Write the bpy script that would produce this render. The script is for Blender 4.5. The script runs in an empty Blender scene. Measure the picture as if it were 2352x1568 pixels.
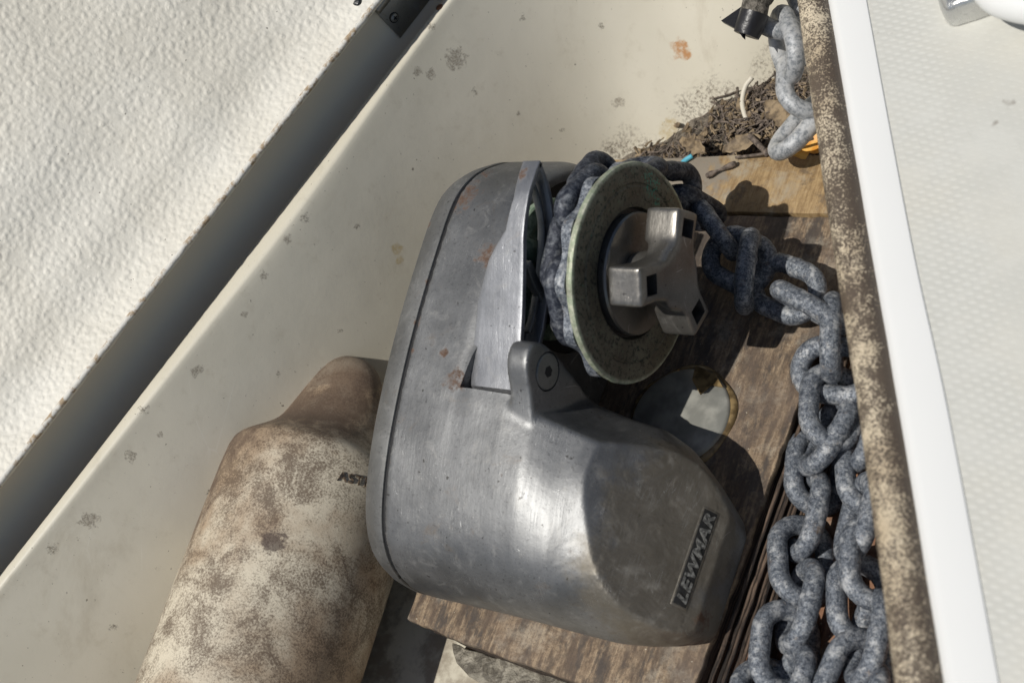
import bpy, bmesh, math, random
import numpy as np
from mathutils import Vector, Matrix
from mathutils import noise as mnoise
from mathutils.bvhtree import BVHTree

# ------------------------------------------------------------------ camera, sun, sky, exposure
F, CX, CY, D0 = 3300.0, 1176.0, 784.0, 1.08
_n = np.array([-.50, .49, .714]); _n /= np.linalg.norm(_n)
_a = np.array([1, -.09, 0.]); _a[2] = -(_a[0]*_n[0]+_a[1]*_n[1])/_n[2]; _a /= np.linalg.norm(_a)
_b = np.cross(_n, _a)
R3 = np.array([_a, _b, _n])
CAM = R3 @ np.array([0, 0, D0])
sc = bpy.context.scene
cd = bpy.data.cameras.new('camera'); cam = bpy.data.objects.new('camera', cd); sc.collection.objects.link(cam)
mw = Matrix([list(map(float, r)) for r in R3]).to_4x4(); mw.translation = Vector(CAM.tolist())
cam.matrix_world = mw
cd.sensor_width = 36; cd.lens = F/2352*36; cd.clip_start = .01; cd.clip_end = 100
cd.dof.use_dof = True; cd.dof.focus_distance = .98; cd.dof.aperture_fstop = 9.0
sc.camera = cam
SUN = Vector((-.14, -.41, .90)).normalized()
ld = bpy.data.lights.new('sun', 'SUN'); ld.energy = 3.75; ld.angle = math.radians(.55); ld.color = (1, .965, .90)
lo = bpy.data.objects.new('sun', ld); sc.collection.objects.link(lo)
lo.rotation_euler = SUN.to_track_quat('Z', 'Y').to_euler(); lo.location = SUN*4
w = bpy.data.worlds.new('World'); sc.world = w; w.use_nodes = True
bg = w.node_tree.nodes['Background']; sk = w.node_tree.nodes.new('ShaderNodeTexSky')
sk.sky_type = 'NISHITA'; sk.sun_disc = False
sk.sun_elevation = math.asin(SUN.z); sk.sun_rotation = math.atan2(SUN.x, SUN.y)
w.node_tree.links.new(sk.outputs[0], bg.inputs[0]); bg.inputs[1].default_value = .055
sc.view_settings.view_transform = 'Standard'; sc.view_settings.look = 'None'
sc.view_settings.exposure = 0.0; sc.view_settings.gamma = 1; sc.view_settings.use_curve_mapping = False
random.seed(7)

# ------------------------------------------------------------------ pixel rays -> points on real planes
def ray(u, v): return R3 @ np.array([(u-CX)/F, -(v-CY)/F, -1.])
def _hit(u, v, ax, val):
    d = ray(u, v); t = (val-CAM[ax])/d[ax]; return Vector((CAM+t*d).tolist())
def W(u, v, z=0.): return _hit(u, v, 2, z)
def V(u, v, x): return _hit(u, v, 0, x)
def HP(u, v, p0, nn):
    d = Vector(ray(u, v).tolist()); c = Vector(CAM.tolist())
    return c + d*((Vector(p0)-c).dot(nn)/d.dot(nn))

# ------------------------------------------------------------------ object helpers
COL = sc.collection
def tag(o, label=None, cat=None, group=None, kind=None):
    if label: o['label'] = label
    if cat: o['category'] = cat
    if group: o['group'] = group
    if kind: o['kind'] = kind
    return o
def thing(name, loc, label, cat, group=None):
    o = bpy.data.objects.new(name, None); COL.objects.link(o); o.location = loc; o.empty_display_size = .01
    return tag(o, label, cat, group)
def wloc(o):
    p = Vector((0, 0, 0))
    while o: p += o.location; o = o.parent
    return p
def link(name, me, m, parent=None, smooth=True, angle=40):
    """me holds world coordinates; re-centre on its own origin"""
    if len(me.vertices) == 0: raise RuntimeError(name)
    co = np.empty(len(me.vertices)*3); me.vertices.foreach_get('co', co); co = co.reshape(-1, 3)
    c = (co.min(0)+co.max(0))/2; me.vertices.foreach_set('co', (co-c).ravel()); me.update()
    o = bpy.data.objects.new(name, me); COL.objects.link(o)
    o.location = Vector(c.tolist()) - (wloc(parent) if parent else Vector((0, 0, 0)))
    if parent: o.parent = parent
    if m: me.materials.clear(); me.materials.append(m)
    if smooth:
        me.shade_smooth()
        if angle: me.set_sharp_from_angle(angle=math.radians(angle))
    else: me.shade_flat()
    return o
def bm2me(bm, name='m'):
    bmesh.ops.recalc_face_normals(bm, faces=bm.faces)
    me = bpy.data.meshes.new(name); bm.to_mesh(me); bm.free(); return me
def mesh_of(vs, fs, name='m', recalc=True):
    bm = bmesh.new(); b = [bm.verts.new(v) for v in vs]
    for f in fs: bm.faces.new([b[i] for i in f])
    if recalc: return bm2me(bm, name)
    me = bpy.data.meshes.new(name); bm.to_mesh(me); bm.free(); return me
def baked(me, mods):
    """evaluate modifiers into a plain mesh"""
    o = bpy.data.objects.new('tmp', me); COL.objects.link(o); extra = []
    for m in mods:
        md = o.modifiers.new('m', m[0])
        for k, v in m[1].items():
            if k == 'cut':
                c = bpy.data.objects.new('cut', v); COL.objects.link(c); md.object = c; extra.append(c)
            else: setattr(md, k, v)
    dg = bpy.context.evaluated_depsgraph_get(); dg.update()
    r = bpy.data.meshes.new_from_object(o.evaluated_get(dg))
    bpy.data.objects.remove(o)
    for e in extra: bpy.data.objects.remove(e)
    return r
def prism(poly, ax, lo_, hi):
    """closed polygon (pairs) extruded along axis ax"""
    def mk(p, h):
        l = list(p); l.insert(ax, h); return Vector(l)
    n = len(poly); vs = [mk(p, lo_) for p in poly]+[mk(p, hi) for p in poly]
    fs = [list(range(n))[::-1], list(range(n, 2*n))]+[[i, (i+1) % n, n+(i+1) % n, n+i] for i in range(n)]
    return vs, fs
def loft(secs, caps=True):
    n = len(secs[0]); vs = [v for s in secs for v in s]; fs = []
    for k in range(len(secs)-1):
        for i in range(n):
            j = (i+1) % n; fs.append([k*n+i, k*n+j, (k+1)*n+j, (k+1)*n+i])
    if caps: fs += [list(range(n))[::-1], [(len(secs)-1)*n+i for i in range(n)]]
    return vs, fs
def join(*parts):
    vs = []; fs = []
    for v, f in parts:
        o = len(vs); vs += list(v); fs += [[i+o for i in q] for q in f]
    return vs, fs
def box(x0, x1, y0, y1, z0, z1): return prism([(x0, y0), (x1, y0), (x1, y1), (x0, y1)], 2, z0, z1)
def tube(pts, r, seg=10, closed=False, taper=None):
    pts = [Vector(p) for p in pts]; n = len(pts); secs = []; up = Vector((.13, .31, .94))
    for i, p in enumerate(pts):
        a = pts[(i-1) % n] if (closed or i) else p; b = pts[(i+1) % n] if (closed or i < n-1) else p
        t = (b-a).normalized(); s = t.cross(up)
        if s.length < .05: s = t.cross(Vector((1, 0, 0)))
        s.normalize(); q = s.cross(t); rr = r*(taper(i/(n-1)) if taper else 1)
        secs.append([p+(s*math.cos(k*2*math.pi/seg)+q*math.sin(k*2*math.pi/seg))*rr for k in range(seg)])
    if closed: secs.append(secs[0])
    return loft(secs, caps=not closed)
def spline(pts, n=8):
    P = [Vector(p) for p in pts]; P = [P[0]*2-P[1]]+P+[P[-1]*2-P[-2]]; out = []
    for i in range(1, len(P)-2):
        for k in range(n):
            t = k/n; a, b, c, d = P[i-1:i+3]
            out.append(.5*((2*b)+(c-a)*t+(2*a-5*b+4*c-d)*t*t+(3*b-a-3*c+d)*t**3))
    out.append(P[-2]); return out
def lathe_x(prof, c, seg=96, fn=None):
    """prof: (x, r) pairs, revolved about the X axis through (y,z)=c"""
    secs = []
    for x, r in prof:
        s = []
        for k in range(seg):
            a = k*2*math.pi/seg; rr = r*(fn(a, x, r) if fn else 1)
            s.append(Vector((x, c[0]+rr*math.cos(a), c[1]+rr*math.sin(a))))
        secs.append(s)
    return loft(secs)
def nz(p, s=1.): return mnoise.noise(Vector(p)*s)

# ------------------------------------------------------------------ material helpers
class N:
    def __init__(s, name):
        s.m = bpy.data.materials.new(name); s.m.use_nodes = True; s.t = s.m.node_tree; s.n = s.t.nodes
        s.b = s.n['Principled BSDF']; s.pos = s.n.new('ShaderNodeNewGeometry').outputs['Position']
    def l(s, a, b): s.t.links.new(a, b)
    def put(s, sock, v):
        if isinstance(v, bpy.types.NodeSocket): s.l(v, sock)
        elif isinstance(v, (tuple, list)) and len(v) == 3 and sock.type == 'RGBA': sock.default_value = (*v, 1)
        else: sock.default_value = v
    def map(s, scale=(1, 1, 1), rot=(0, 0, 0), vec=None):
        k = s.n.new('ShaderNodeMapping'); s.l(vec or s.pos, k.inputs[0]); k.inputs['Rotation'].default_value = rot; k.inputs['Scale'].default_value = scale
        return k.outputs[0]
    def noise(s, sc_, det=4, rough=.55, vec=None, dist=0.):
        k = s.n.new('ShaderNodeTexNoise'); s.l(vec or s.pos, k.inputs['Vector']); k.inputs['Scale'].default_value = sc_
        k.inputs['Detail'].default_value = det; k.inputs['Roughness'].default_value = rough; k.inputs['Distortion'].default_value = dist
        return k.outputs[0]
    def voro(s, sc_, vec=None, feat='F1', out=0, rnd=1.):
        k = s.n.new('ShaderNodeTexVoronoi'); k.feature = feat; s.l(vec or s.pos, k.inputs['Vector']); k.inputs['Scale'].default_value = sc_
        k.inputs['Randomness'].default_value = rnd
        return k.outputs[out]
    def ramp(s, f, a, b, lo_=0., hi=1., smooth=True):
        k = s.n.new('ShaderNodeMapRange'); k.interpolation_type = 'SMOOTHSTEP' if smooth else 'LINEAR'
        s.put(k.inputs[0], f); k.inputs[1].default_value = a; k.inputs[2].default_value = b; k.inputs[3].default_value = lo_; k.inputs[4].default_value = hi
        return k.outputs[0]
    def mix(s, f, a, b, mode='MIX'):
        k = s.n.new('ShaderNodeMix'); k.data_type = 'RGBA'; k.blend_type = mode
        s.put(k.inputs[0], f); s.put(k.inputs[6], a); s.put(k.inputs[7], b); return k.outputs[2]
    def math(s, op, a, b=0., c=0.):
        k = s.n.new('ShaderNodeMath'); k.operation = op; s.put(k.inputs[0], a); s.put(k.inputs[1], b)
        if op == 'MULTIPLY_ADD': s.put(k.inputs[2], c)
        return k.outputs[0]
    def spot(s, c, r, rough=.5, scale=120, aniso=(1, 1, 1)):
        """ragged stain of radius r round the place c (1 inside)"""
        k = s.n.new('ShaderNodeVectorMath'); k.operation = 'SUBTRACT'; s.l(s.pos, k.inputs[0]); k.inputs[1].default_value = tuple(c)
        q = s.n.new('ShaderNodeVectorMath'); q.operation = 'MULTIPLY'; s.l(k.outputs[0], q.inputs[0]); q.inputs[1].default_value = aniso
        d = s.n.new('ShaderNodeVectorMath'); d.operation = 'LENGTH'; s.l(q.outputs[0], d.inputs[0])
        t = s.math('DIVIDE', d.outputs['Value'], r)
        t = s.math('MULTIPLY_ADD', s.math('SUBTRACT', s.noise(scale, 4, .65), .5), 2.6*rough, t)
        return s.ramp(t, .55, 1.05, 1., 0.)
    def spots(s, L, **k):
        o = None
        for c, r in L:
            q = s.spot(c, r, **k); o = q if o is None else s.math('MAXIMUM', o, q)
        return o
    def bump(s, h, strength=.3, dist=.001, nrm=None):
        k = s.n.new('ShaderNodeBump'); s.l(h, k.inputs['Height']); k.inputs['Strength'].default_value = strength; k.inputs['Distance'].default_value = dist
        if nrm: s.l(nrm, k.inputs['Normal'])
        return k.outputs[0]
    def done(s, col, rough=.6, metal=0., nrm=None, spec=None):
        s.put(s.b.inputs['Base Color'], col); s.put(s.b.inputs['Roughness'], rough); s.put(s.b.inputs['Metallic'], metal)
        if nrm: s.l(nrm, s.b.inputs['Normal'])
        if spec is not None: s.b.inputs['Specular IOR Level'].default_value = spec
        return s.m

def m_metal(name, base=(.27, .27, .265), rough=.47, rust=(), dirt=.5, grime=(), pale=(), brush=(300, 40, 40), haze=.0, metal=.74):
    k = N(name)
    n1 = k.noise(22, 6, .6); n2 = k.noise(420, 3, .7); n3 = k.noise(1, 3, .6, vec=k.map(brush))
    c = k.mix(k.ramp(n1, .35, .7), tuple(x*.78 for x in base), tuple(x*1.12 for x in base))
    c = k.mix(k.ramp(n2, .56, .70, 0, dirt), c, tuple(x*.45 for x in base))
    fine = k.ramp(k.noise(1500, 2, .5), .60, .72, 0, .55*dirt+.1)
    c = k.mix(fine, c, tuple(x*.35 for x in base))
    salt = k.math('MULTIPLY', k.ramp(k.noise(900, 3, .7), .62, .70), k.ramp(k.noise(28, 4, .7), .48, .62)); c = k.mix(k.math('MULTIPLY', salt, .6), c, (.5, .5, .48))
    pit = k.ramp(k.noise(260, 2, .5), .70, .76); c = k.mix(k.math('MULTIPLY', pit, .8), c, (.03, .028, .025))
    # faint brown bloom
    br = k.ramp(k.noise(34, 6, .7, dist=.6), .58, .76, 0, .45)
    c = k.mix(br, c, (.15, .105, .065))
    dustm = k.ramp(k.noise(60, 8, .75, dist=1.2), .52, .72, 0, .35)
    c = k.mix(dustm, c, (.30, .29, .27))
    rg = k.math('MULTIPLY_ADD', n1, .22, rough-.09); rg = k.math('MULTIPLY_ADD', br, .3, rg); rg = k.math('MULTIPLY_ADD', n3, .12, rg)
    mt = k.math('SUBTRACT', metal, k.math('MULTIPLY', dustm, .9))
    if grime:
        g = k.spots(grime, rough=.5, scale=55)
        c = k.mix(k.math('MULTIPLY', g, .75), c, k.mix(n1, (.10, .084, .06), (.25, .22, .17))); rg = k.math('MULTIPLY_ADD', g, .15, rg)
    if pale:
        g = k.spots(pale, rough=.8, scale=90)
        sw = k.ramp(k.noise(28, 6, .7, dist=2.), .50, .72, 0, .55)
        g = k.math('MULTIPLY', g, sw); c = k.mix(g, c, (.27, .26, .235)); mt = k.math('SUBTRACT', mt, k.math('MULTIPLY', g, .7))
    if rust:
        g = k.spots(rust, rough=.85, scale=170); g = k.math('MULTIPLY', g, k.ramp(k.noise(260, 4, .7), .32, .6, .25, 1.))
        rc = k.mix(k.noise(300, 3), (.04, .019, .010), (.13, .064, .030))
        c = k.mix(k.math('MULTIPLY', g, .92), c, rc); mt = k.math('SUBTRACT', mt, k.math('MULTIPLY', g, .8)); rg = k.math('MULTIPLY_ADD', g, .35, rg)
    # hair scratches running round the casting
    wv = k.ramp(k.voro(1, vec=k.map((900, 28, 28), (0, .0, .22)), feat='DISTANCE_TO_EDGE'), .0, .012, 1., 0.)
    wv = k.math('MULTIPLY', wv, k.ramp(k.noise(45, 3), .52, .62))
    c = k.mix(k.math('MULTIPLY', wv, .35), c, (.75, .75, .73))
    h = k.math('ADD', k.math('MULTIPLY', n2, .5), k.math('MULTIPLY', n3, .6)); h = k.math('MULTIPLY_ADD', wv, -.6, h)
    nb = k.bump(k.noise(30, 3), .25, .002)
    if grime:
        gm = k.spots([(c0_, r0_*.85) for c0_, r0_ in grime], rough=.3, scale=30); rg = k.math('MULTIPLY_ADD', gm, -.10, rg)
        nb = k.bump(k.math('MULTIPLY', k.noise(38, 3, .5, dist=.8), gm), .55, .004, nb)
    return k.done(c, rg, k.ramp(mt, 0, 1, 0, 1, False), k.bump(h, .30, .0006, nb))

# ------------------------------------------------------------------ materials
AX = (.0, .111)      # gypsy axis (y, z)
LIP = .15            # deck level
# ------------------------------------------------------------------ hull side mesh (also used to find stain places)
FOOT = [(-.30, -.62), (-.215, -.46), (-.125, -.22), (-.075, -.05), (-.035, .09), (.0, .17), (.045, .205), (.10, .238), (.155, .285), (.22, .33), (.30, .33), (.36, .24), (.40, .1), (.45, -.05), (.52, -.25), (.6, -.5)]
_l0, _l1, _l2 = W(0, 1310, LIP), W(500, 662, LIP), W(1010, 0, LIP)
def catmull2(P, n):
    return [(p.x, p.y) for p in spline([(x, y, 0) for x, y in P], n)]
LIPP = [(_l0.x-.17, _l0.y-.40), (_l0.x-.082, _l0.y-.19), (_l0.x, _l0.y), (_l1.x, _l1.y), (_l2.x, _l2.y), (_l2.x+.045, _l2.y+.11), (_l2.x+.10, _l2.y+.19), (_l2.x+.17, _l2.y+.23), (_l2.x+.24, _l2.y+.24), (_l2.x+.30, _l2.y+.22), (_l2.x+.38, _l2.y+.14), (.43, .14), (.455, .08), (.50, -.05), (.57, -.25), (.66, -.5)]
fo = catmull2(FOOT, 14); li = catmull2(LIPP, 14)
secs = []
for (fx, fy), (lx, ly) in zip(fo, li):
    f_, l_ = Vector((fx, fy, -.045)), Vector((lx, ly, LIP))
    h = Vector((fx-lx, fy-ly, 0)).normalized(); row = []
    row += [l_-h*.5+Vector((0, 0, -.062)), l_-h*.012+Vector((0, 0, -.062)), l_-h*.004+Vector((0, 0, -.05)), l_-h*.0015+Vector((0, 0, -.012)), l_+h*.0005+Vector((0, 0, -.003)), l_+h*.003]
    s0 = l_+h*.0222+Vector((0, 0, -.0085)); s1 = f_+h*.0
    row += [l_+h*.0175+Vector((0, 0, -.0006)), l_+h*.0195+Vector((0, 0, -.0022)), s0]
    for t in (.06, .2, .4, .6, .8, .92): row.append(s0.lerp(s1, t)+Vector((0, 0, .007*math.sin(t*math.pi))))
    row += [s1, f_+h*.02+Vector((0, 0, -.008))]
    secs.append(row)
nr = len(secs[0]); vs = [v for s in secs for v in s]; fs = []
for a in range(len(secs)-1):
    for i in range(nr-1): fs.append([a*nr+i, a*nr+i+1, (a+1)*nr+i+1, (a+1)*nr+i])
HULL_ME = baked(mesh_of(vs, fs), [('SUBSURF', {'levels': 1})])
_bt = BVHTree.FromPolygons([v.co.copy() for v in HULL_ME.vertices], [tuple(p.vertices) for p in HULL_ME.polygons])
def wallpt(u, v):
    h = _bt.ray_cast(Vector(CAM.tolist()), Vector(ray(u, v).tolist()))
    return h[0] if h[0] is not None else Vector((0, 0, 0))
M = {}
k = N('gelcoat_cream')
c = k.mix(k.ramp(k.noise(6, 4), .3, .7), (.60, .56, .455), (.66, .62, .515))
c = k.mix(k.ramp(k.noise(60, 6, .7), .55, .75, 0, .25), c, (.36, .31, .22))
c = k.mix(k.ramp(k.noise(170, 3, .6), .725, .76, 0, .8), c, (.10, .085, .06))
c = k.mix(k.ramp(k.noise(420, 2, .5), .74, .78, 0, .7), c, (.09, .075, .055))
g = k.spots([(wallpt(1047, 135), .009), (wallpt(960, 165), .004), (wallpt(605, 632), .0035), (wallpt(660, 550), .0035), (wallpt(452, 850), .0045), (wallpt(205, 1195), .007), (wallpt(300, 1050), .005), (wallpt(368, 998), .0028), (wallpt(1420, 236), .005), (wallpt(560, 722), .003), (wallpt(990, 170), .004)], rough=1.2, scale=260)
spk = k.ramp(k.noise(720, 5, .8), .42, .58)
c = k.mix(k.math('MULTIPLY', k.math('MULTIPLY', g, spk), .65), c, (.15, .12, .09))
c = k.mix(k.math('MULTIPLY', g, .22), c, (.2, .165, .12))
g = k.spots([(wallpt(912, 572), .0055), (wallpt(918, 596), .004), (wallpt(1545, 290), .008), (wallpt(1530, 300), .008)], rough=.7, scale=150)
c = k.mix(k.math('MULTIPLY', k.math('MULTIPLY', g, k.ramp(k.noise(160, 5, .7), .35, .6, .2, 1)), .6), c, (.40, .28, .08))
g = k.spots([(wallpt(1562, 112), .0085), (wallpt(1572, 122), .006)], rough=.7, scale=160)
c = k.mix(k.math('MULTIPLY', k.math('MULTIPLY', g, k.ramp(k.noise(190, 5, .7), .35, .6, .25, 1)), .85), c, (.42, .17, .03))
g = k.spots([(Vector((.075, .235, -.035)), .034), (Vector((.135, .272, -.035)), .034), (Vector((.015, .19, -.035)), .028)], rough=.5, scale=60)
g = k.math('MULTIPLY', g, k.ramp(k.noise(420, 5, .75), .46, .60))
c = k.mix(k.math('MULTIPLY', g, .75), c, (.13, .10, .075))
g = k.spots([(wallpt(u, v), q) for u, v, q in ((700, 500, .004), (1090, 210, .003), (1190, 260, .002), (820, 520, .0025), (640, 860, .002), (480, 1130, .003), (120, 1260, .004), (260, 1440, .003), (1380, 60, .003), (1290, 300, .002), (780, 760, .002), (620, 1000, .002), (990, 60, .0035), (330, 940, .004), (1200, 40, .003), (1405, 345, .004))], rough=1.4, scale=330)
c = k.mix(k.math('MULTIPLY', k.math('MULTIPLY', g, spk), .8), c, (.14, .12, .09))
sc1 = k.ramp(k.voro(1, vec=k.map((60, 9, 12), (.2, .1, .5)), feat='DISTANCE_TO_EDGE'), 0, .012, 1, 0)
sc1 = k.math('MULTIPLY', sc1, k.ramp(k.noise(14, 3), .56, .66))
c = k.mix(k.math('MULTIPLY', sc1, .5), c, (.72, .69, .6))
stn = k.ramp(k.noise(1, 6, .7, vec=k.map((30, 9, 14), (0, .2, .35)), dist=.4), .54, .72, 0, .35)
c = k.mix(stn, c, (.40, .345, .25))
c = k.mix(k.ramp(k.noise(1, 4, .7, vec=k.map((420, 300, 160), (.4, .1, .5))), .68, .74, 0, .7), c, (.13, .11, .08))
M['cream'] = k.done(c, .42, 0, k.bump(k.noise(90, 4, .6), .18, .0008, k.bump(k.noise(12, 2), .3, .004)))

k = N('dirty_floor'); M['dirtyfloor'] = k.done(k.mix(k.ramp(k.noise(30, 5, .7), .4, .6), (.30, .26, .2), (.55, .51, .41)), .6)
k = N('lid_paint')
lump = k.noise(150, 3, .5, dist=.5); lump2 = k.voro(240, feat='SMOOTH_F1'); big = k.noise(18, 3, .5)
c = k.mix(k.ramp(k.noise(9, 5), .35, .7), (.66, .625, .54), (.74, .71, .63))
c = k.mix(k.ramp(k.noise(50, 6, .7), .60, .8, 0, .3), c, (.42, .36, .26))
lsp = k.noise(210, 2, .5); c = k.mix(k.ramp(lsp, .75, .78, 0, .8), c, (.07, .06, .05))
lump3 = k.voro(125, vec=k.map((1, 1, 1), (.4, .2, 0)), feat='SMOOTH_F1')
h = k.math('ADD', k.math('MULTIPLY', k.ramp(lump, .30, .75), .45), k.math('MULTIPLY', k.ramp(lump2, .15, .6), -.9)); h = k.math('MULTIPLY_ADD', k.ramp(lump3, .10, .35), -.8, h); h = k.math('MULTIPLY_ADD', k.noise(420, 3, .6), .35, h)
M['lid'] = k.done(c, .58, 0, k.bump(h, .36, .0012, k.bump(big, .3, .004)))
LID = k
k = N('lid_rim_chalk')
M['rim'] = k.done(k.mix(k.ramp(k.noise(130, 5, .7), .45, .62), (.66, .64, .58), (.36, .27, .17)), .7, 0, k.bump(k.noise(300, 4, .7), .6, .001))
k = N('gutter_grey'); M['gutter'] = k.done(k.mix(k.noise(5), (.88, .77, .60), (.90, .79, .62)), .5)

k = N('weathered_plywood')
gr = k.noise(1, 5, .65, vec=k.map((420, 34, 90), (0, 0, .06))); gl = k.noise(1, 4, .6, vec=k.map((120, 34, 40), (0, 0, .06)))
gr = k.math('MULTIPLY_ADD', k.math('SUBTRACT', k.noise(240, 6, .8), .5), .9, gr)
c = k.mix(k.ramp(gr, .25, .78), (.14, .094, .060), (.38, .285, .185))
c = k.mix(k.ramp(gl, .43, .60, 0, .8), c, (.075, .052, .038))
c = k.mix(k.ramp(k.noise(1, 5, .7, vec=k.map((70, 26, 60), (.3, .1, .5))), .50, .60, 0, .8), c, (.060, .050, .044))
c = k.mix(k.ramp(k.noise(75, 6, .75, dist=.5), .50, .66, 0, .6), c, (.065, .052, .042))
c = k.mix(k.ramp(k.noise(30, 5, .7), .5, .7, 0, .5), c, (.40, .36, .29))
c = k.mix(k.ramp(k.noise(520, 5, .75), .50, .64, 0, .55), c, (.06, .047, .036))
c = k.mix(k.ramp(k.noise(14, 4, .6), .45, .62, 0, .4), c, (.16, .115, .085))
c = k.mix(k.ramp(k.noise(330, 2, .5, vec=k.map((1, 1, 1), (1, 2, 3))), .74, .77, 0, .8), c, (.6, .55, .42))
M['wood'] = k.done(c, .75, 0, k.bump(k.math('ADD', gr, k.math('MULTIPLY', k.noise(260, 5, .7), .7)), .7, .0012))
k = N('yellow_plywood')
gr = k.noise(1, 5, .65, vec=k.map((380, 42, 90), (0, 0, .12)))
gr = k.math('MULTIPLY_ADD', k.math('SUBTRACT', k.noise(200, 6, .8), .5), .8, gr)
c = k.mix(k.ramp(gr, .22, .8), (.20, .125, .055), (.40, .28, .14))
c = k.mix(k.ramp(k.noise(26, 5, .7, dist=.7), .48, .66, 0, .8), c, (.36, .31, .23))
c = k.mix(k.ramp(k.noise(48, 5, .7), .54, .66, 0, .75), c, (.12, .085, .055))
c = k.mix(k.spots([(Vector((.09, .155, 0)), .05)], rough=.9, scale=70), c, (.24, .205, .16))
M['ply'] = k.done(c, .7, 0, k.bump(gr, .5, .001))
k = N('dark_end_grain')
st = k.noise(1, 5, .7, vec=k.map((200, 12, 620), (0, 0, .04)))
c = k.mix(k.ramp(st, .38, .66), (.012, .008, .006), (.17, .115, .08))
M['endgrain'] = k.done(c, .8, 0, k.bump(st, 1.0, .004))
k = N('red_brown_timber')
gr = k.noise(1, 5, .6, vec=k.map((300, 30, 100), (0, 0, .15)))
c = k.mix(k.ramp(gr, .3, .7), (.10, .042, .022), (.26, .13, .07))
c = k.mix(k.ramp(k.noise(35, 5, .7), .5, .68, 0, .7), c, (.28, .22, .16))
c = k.mix(k.ramp(k.noise(500, 2), .68, .73, 0, .8), c, (.5, .44, .34))
M['redwood'] = k.done(c, .6, 0, k.bump(k.math('ADD', gr, k.noise(200, 4, .7)), .5, .001))

k = N('mildewed_vinyl')
f1 = k.noise(850, 4, .7); f2 = k.noise(48, 6, .75, dist=.4); f3 = k.noise(11, 3)
thr = k.math('ADD', k.math('MULTIPLY', f1, .95), k.math('MULTIPLY', f2, .68)); thr = k.math('MULTIPLY_ADD', f3, .25, thr)
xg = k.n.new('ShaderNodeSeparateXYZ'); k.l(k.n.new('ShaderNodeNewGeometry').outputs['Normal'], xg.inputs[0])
thr = k.math('MULTIPLY_ADD', k.ramp(xg.outputs[0], .10, .9), .125, thr)  # extra darkening on the right-facing side: grime and painted shade together
c = k.mix(k.ramp(k.noise(20, 4), .4, .7), (.60, .51, .37), (.46, .37, .25))
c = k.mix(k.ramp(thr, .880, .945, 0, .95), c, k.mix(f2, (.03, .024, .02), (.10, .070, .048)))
c = k.mix(k.spots([(W(2039, 1338, LIP+.012), .0022)], rough=.6, scale=400), c, (.8, .8, .8))
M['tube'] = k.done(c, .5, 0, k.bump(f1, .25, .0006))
k = N('mildewed_pvc')
f1 = k.noise(700, 4, .7); f2 = k.noise(30, 7, .75, dist=.5); f3 = k.noise(9, 3)
thr = k.math('ADD', k.math('MULTIPLY', f1, .6), k.math('MULTIPLY', f2, .8)); thr = k.math('MULTIPLY_ADD', f3, .35, thr)
c = k.mix(k.ramp(k.noise(12, 4, .6), .4, .62), (.64, .57, .44), (.38, .28, .185))
c = k.mix(k.ramp(thr, .76, 1.0, 0, .88), c, (.115, .078, .05))
gd = k.spots([(Vector((-.075, -.095, .08)), .045), (Vector((-.13, -.12, .07)), .06), (Vector((-.14, -.19, .07)), .045), (Vector((-.09, -.07, .05)), .04)], rough=.9, scale=50)
c = k.mix(k.math('MULTIPLY', gd, .75), c, (.10, .065, .045))
gd = k.spots([(W(705, 1275, .1), .011), (W(690, 1335, .1), .006), (W(625, 1240, .1), .01), (W(640, 1500, .1), .012)], rough=1, scale=200)
c = k.mix(k.math('MULTIPLY', gd, .75), c, (.05, .03, .025))
M['fender'] = k.done(c, .55, 0, k.bump(k.math('ADD', f1, f2), .25, .001))

k = N('deck_white'); M['white'] = k.done(k.mix(k.noise(8), (.71, .71, .69), (.75, .75, .73)), .4)
k = N('deck_nonskid')
v = k.voro(1, vec=k.map((150, 260, 170), (0, 0, .5)), rnd=.0); pt = k.ramp(v, .22, .5)
c = k.mix(k.math('MULTIPLY', pt, k.ramp(k.noise(22, 5, .7), .35, .6, .3, 1)), (.575, .57, .525), (.52, .515, .47)); c = k.mix(k.ramp(k.noise(14, 5, .6), .4, .7, 0, .4), c, (.60, .57, .49))
c = k.mix(k.ramp(k.noise(45, 3), .72, .77, 0, .6), c, (.2, .17, .14))
pt = k.math('MULTIPLY', pt, k.ramp(k.noise(22, 5, .7), .35, .6, .25, 1))
M['nonskid'] = k.done(c, .6, 0, k.bump(pt, .18, .0012))

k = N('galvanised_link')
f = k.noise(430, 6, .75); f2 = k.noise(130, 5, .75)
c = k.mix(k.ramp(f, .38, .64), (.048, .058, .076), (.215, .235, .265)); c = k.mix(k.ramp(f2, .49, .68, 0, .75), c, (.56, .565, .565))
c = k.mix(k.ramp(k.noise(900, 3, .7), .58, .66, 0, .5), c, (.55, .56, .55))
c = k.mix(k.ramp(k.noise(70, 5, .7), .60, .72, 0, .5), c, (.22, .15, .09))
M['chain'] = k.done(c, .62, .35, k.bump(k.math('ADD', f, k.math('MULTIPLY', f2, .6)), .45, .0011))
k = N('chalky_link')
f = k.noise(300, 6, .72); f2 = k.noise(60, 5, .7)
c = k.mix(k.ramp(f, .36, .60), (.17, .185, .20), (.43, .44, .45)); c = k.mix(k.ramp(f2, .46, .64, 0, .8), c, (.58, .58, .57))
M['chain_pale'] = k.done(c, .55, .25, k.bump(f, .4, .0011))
k = N('dark_link')  # darker grey for the links and drum at the wheel
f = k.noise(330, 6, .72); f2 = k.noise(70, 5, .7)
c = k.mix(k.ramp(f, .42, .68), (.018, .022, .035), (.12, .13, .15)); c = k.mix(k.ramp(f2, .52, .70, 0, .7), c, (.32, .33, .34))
M['chain_dark'] = k.done(c, .55, .35, k.bump(f, .45, .0011))

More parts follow.
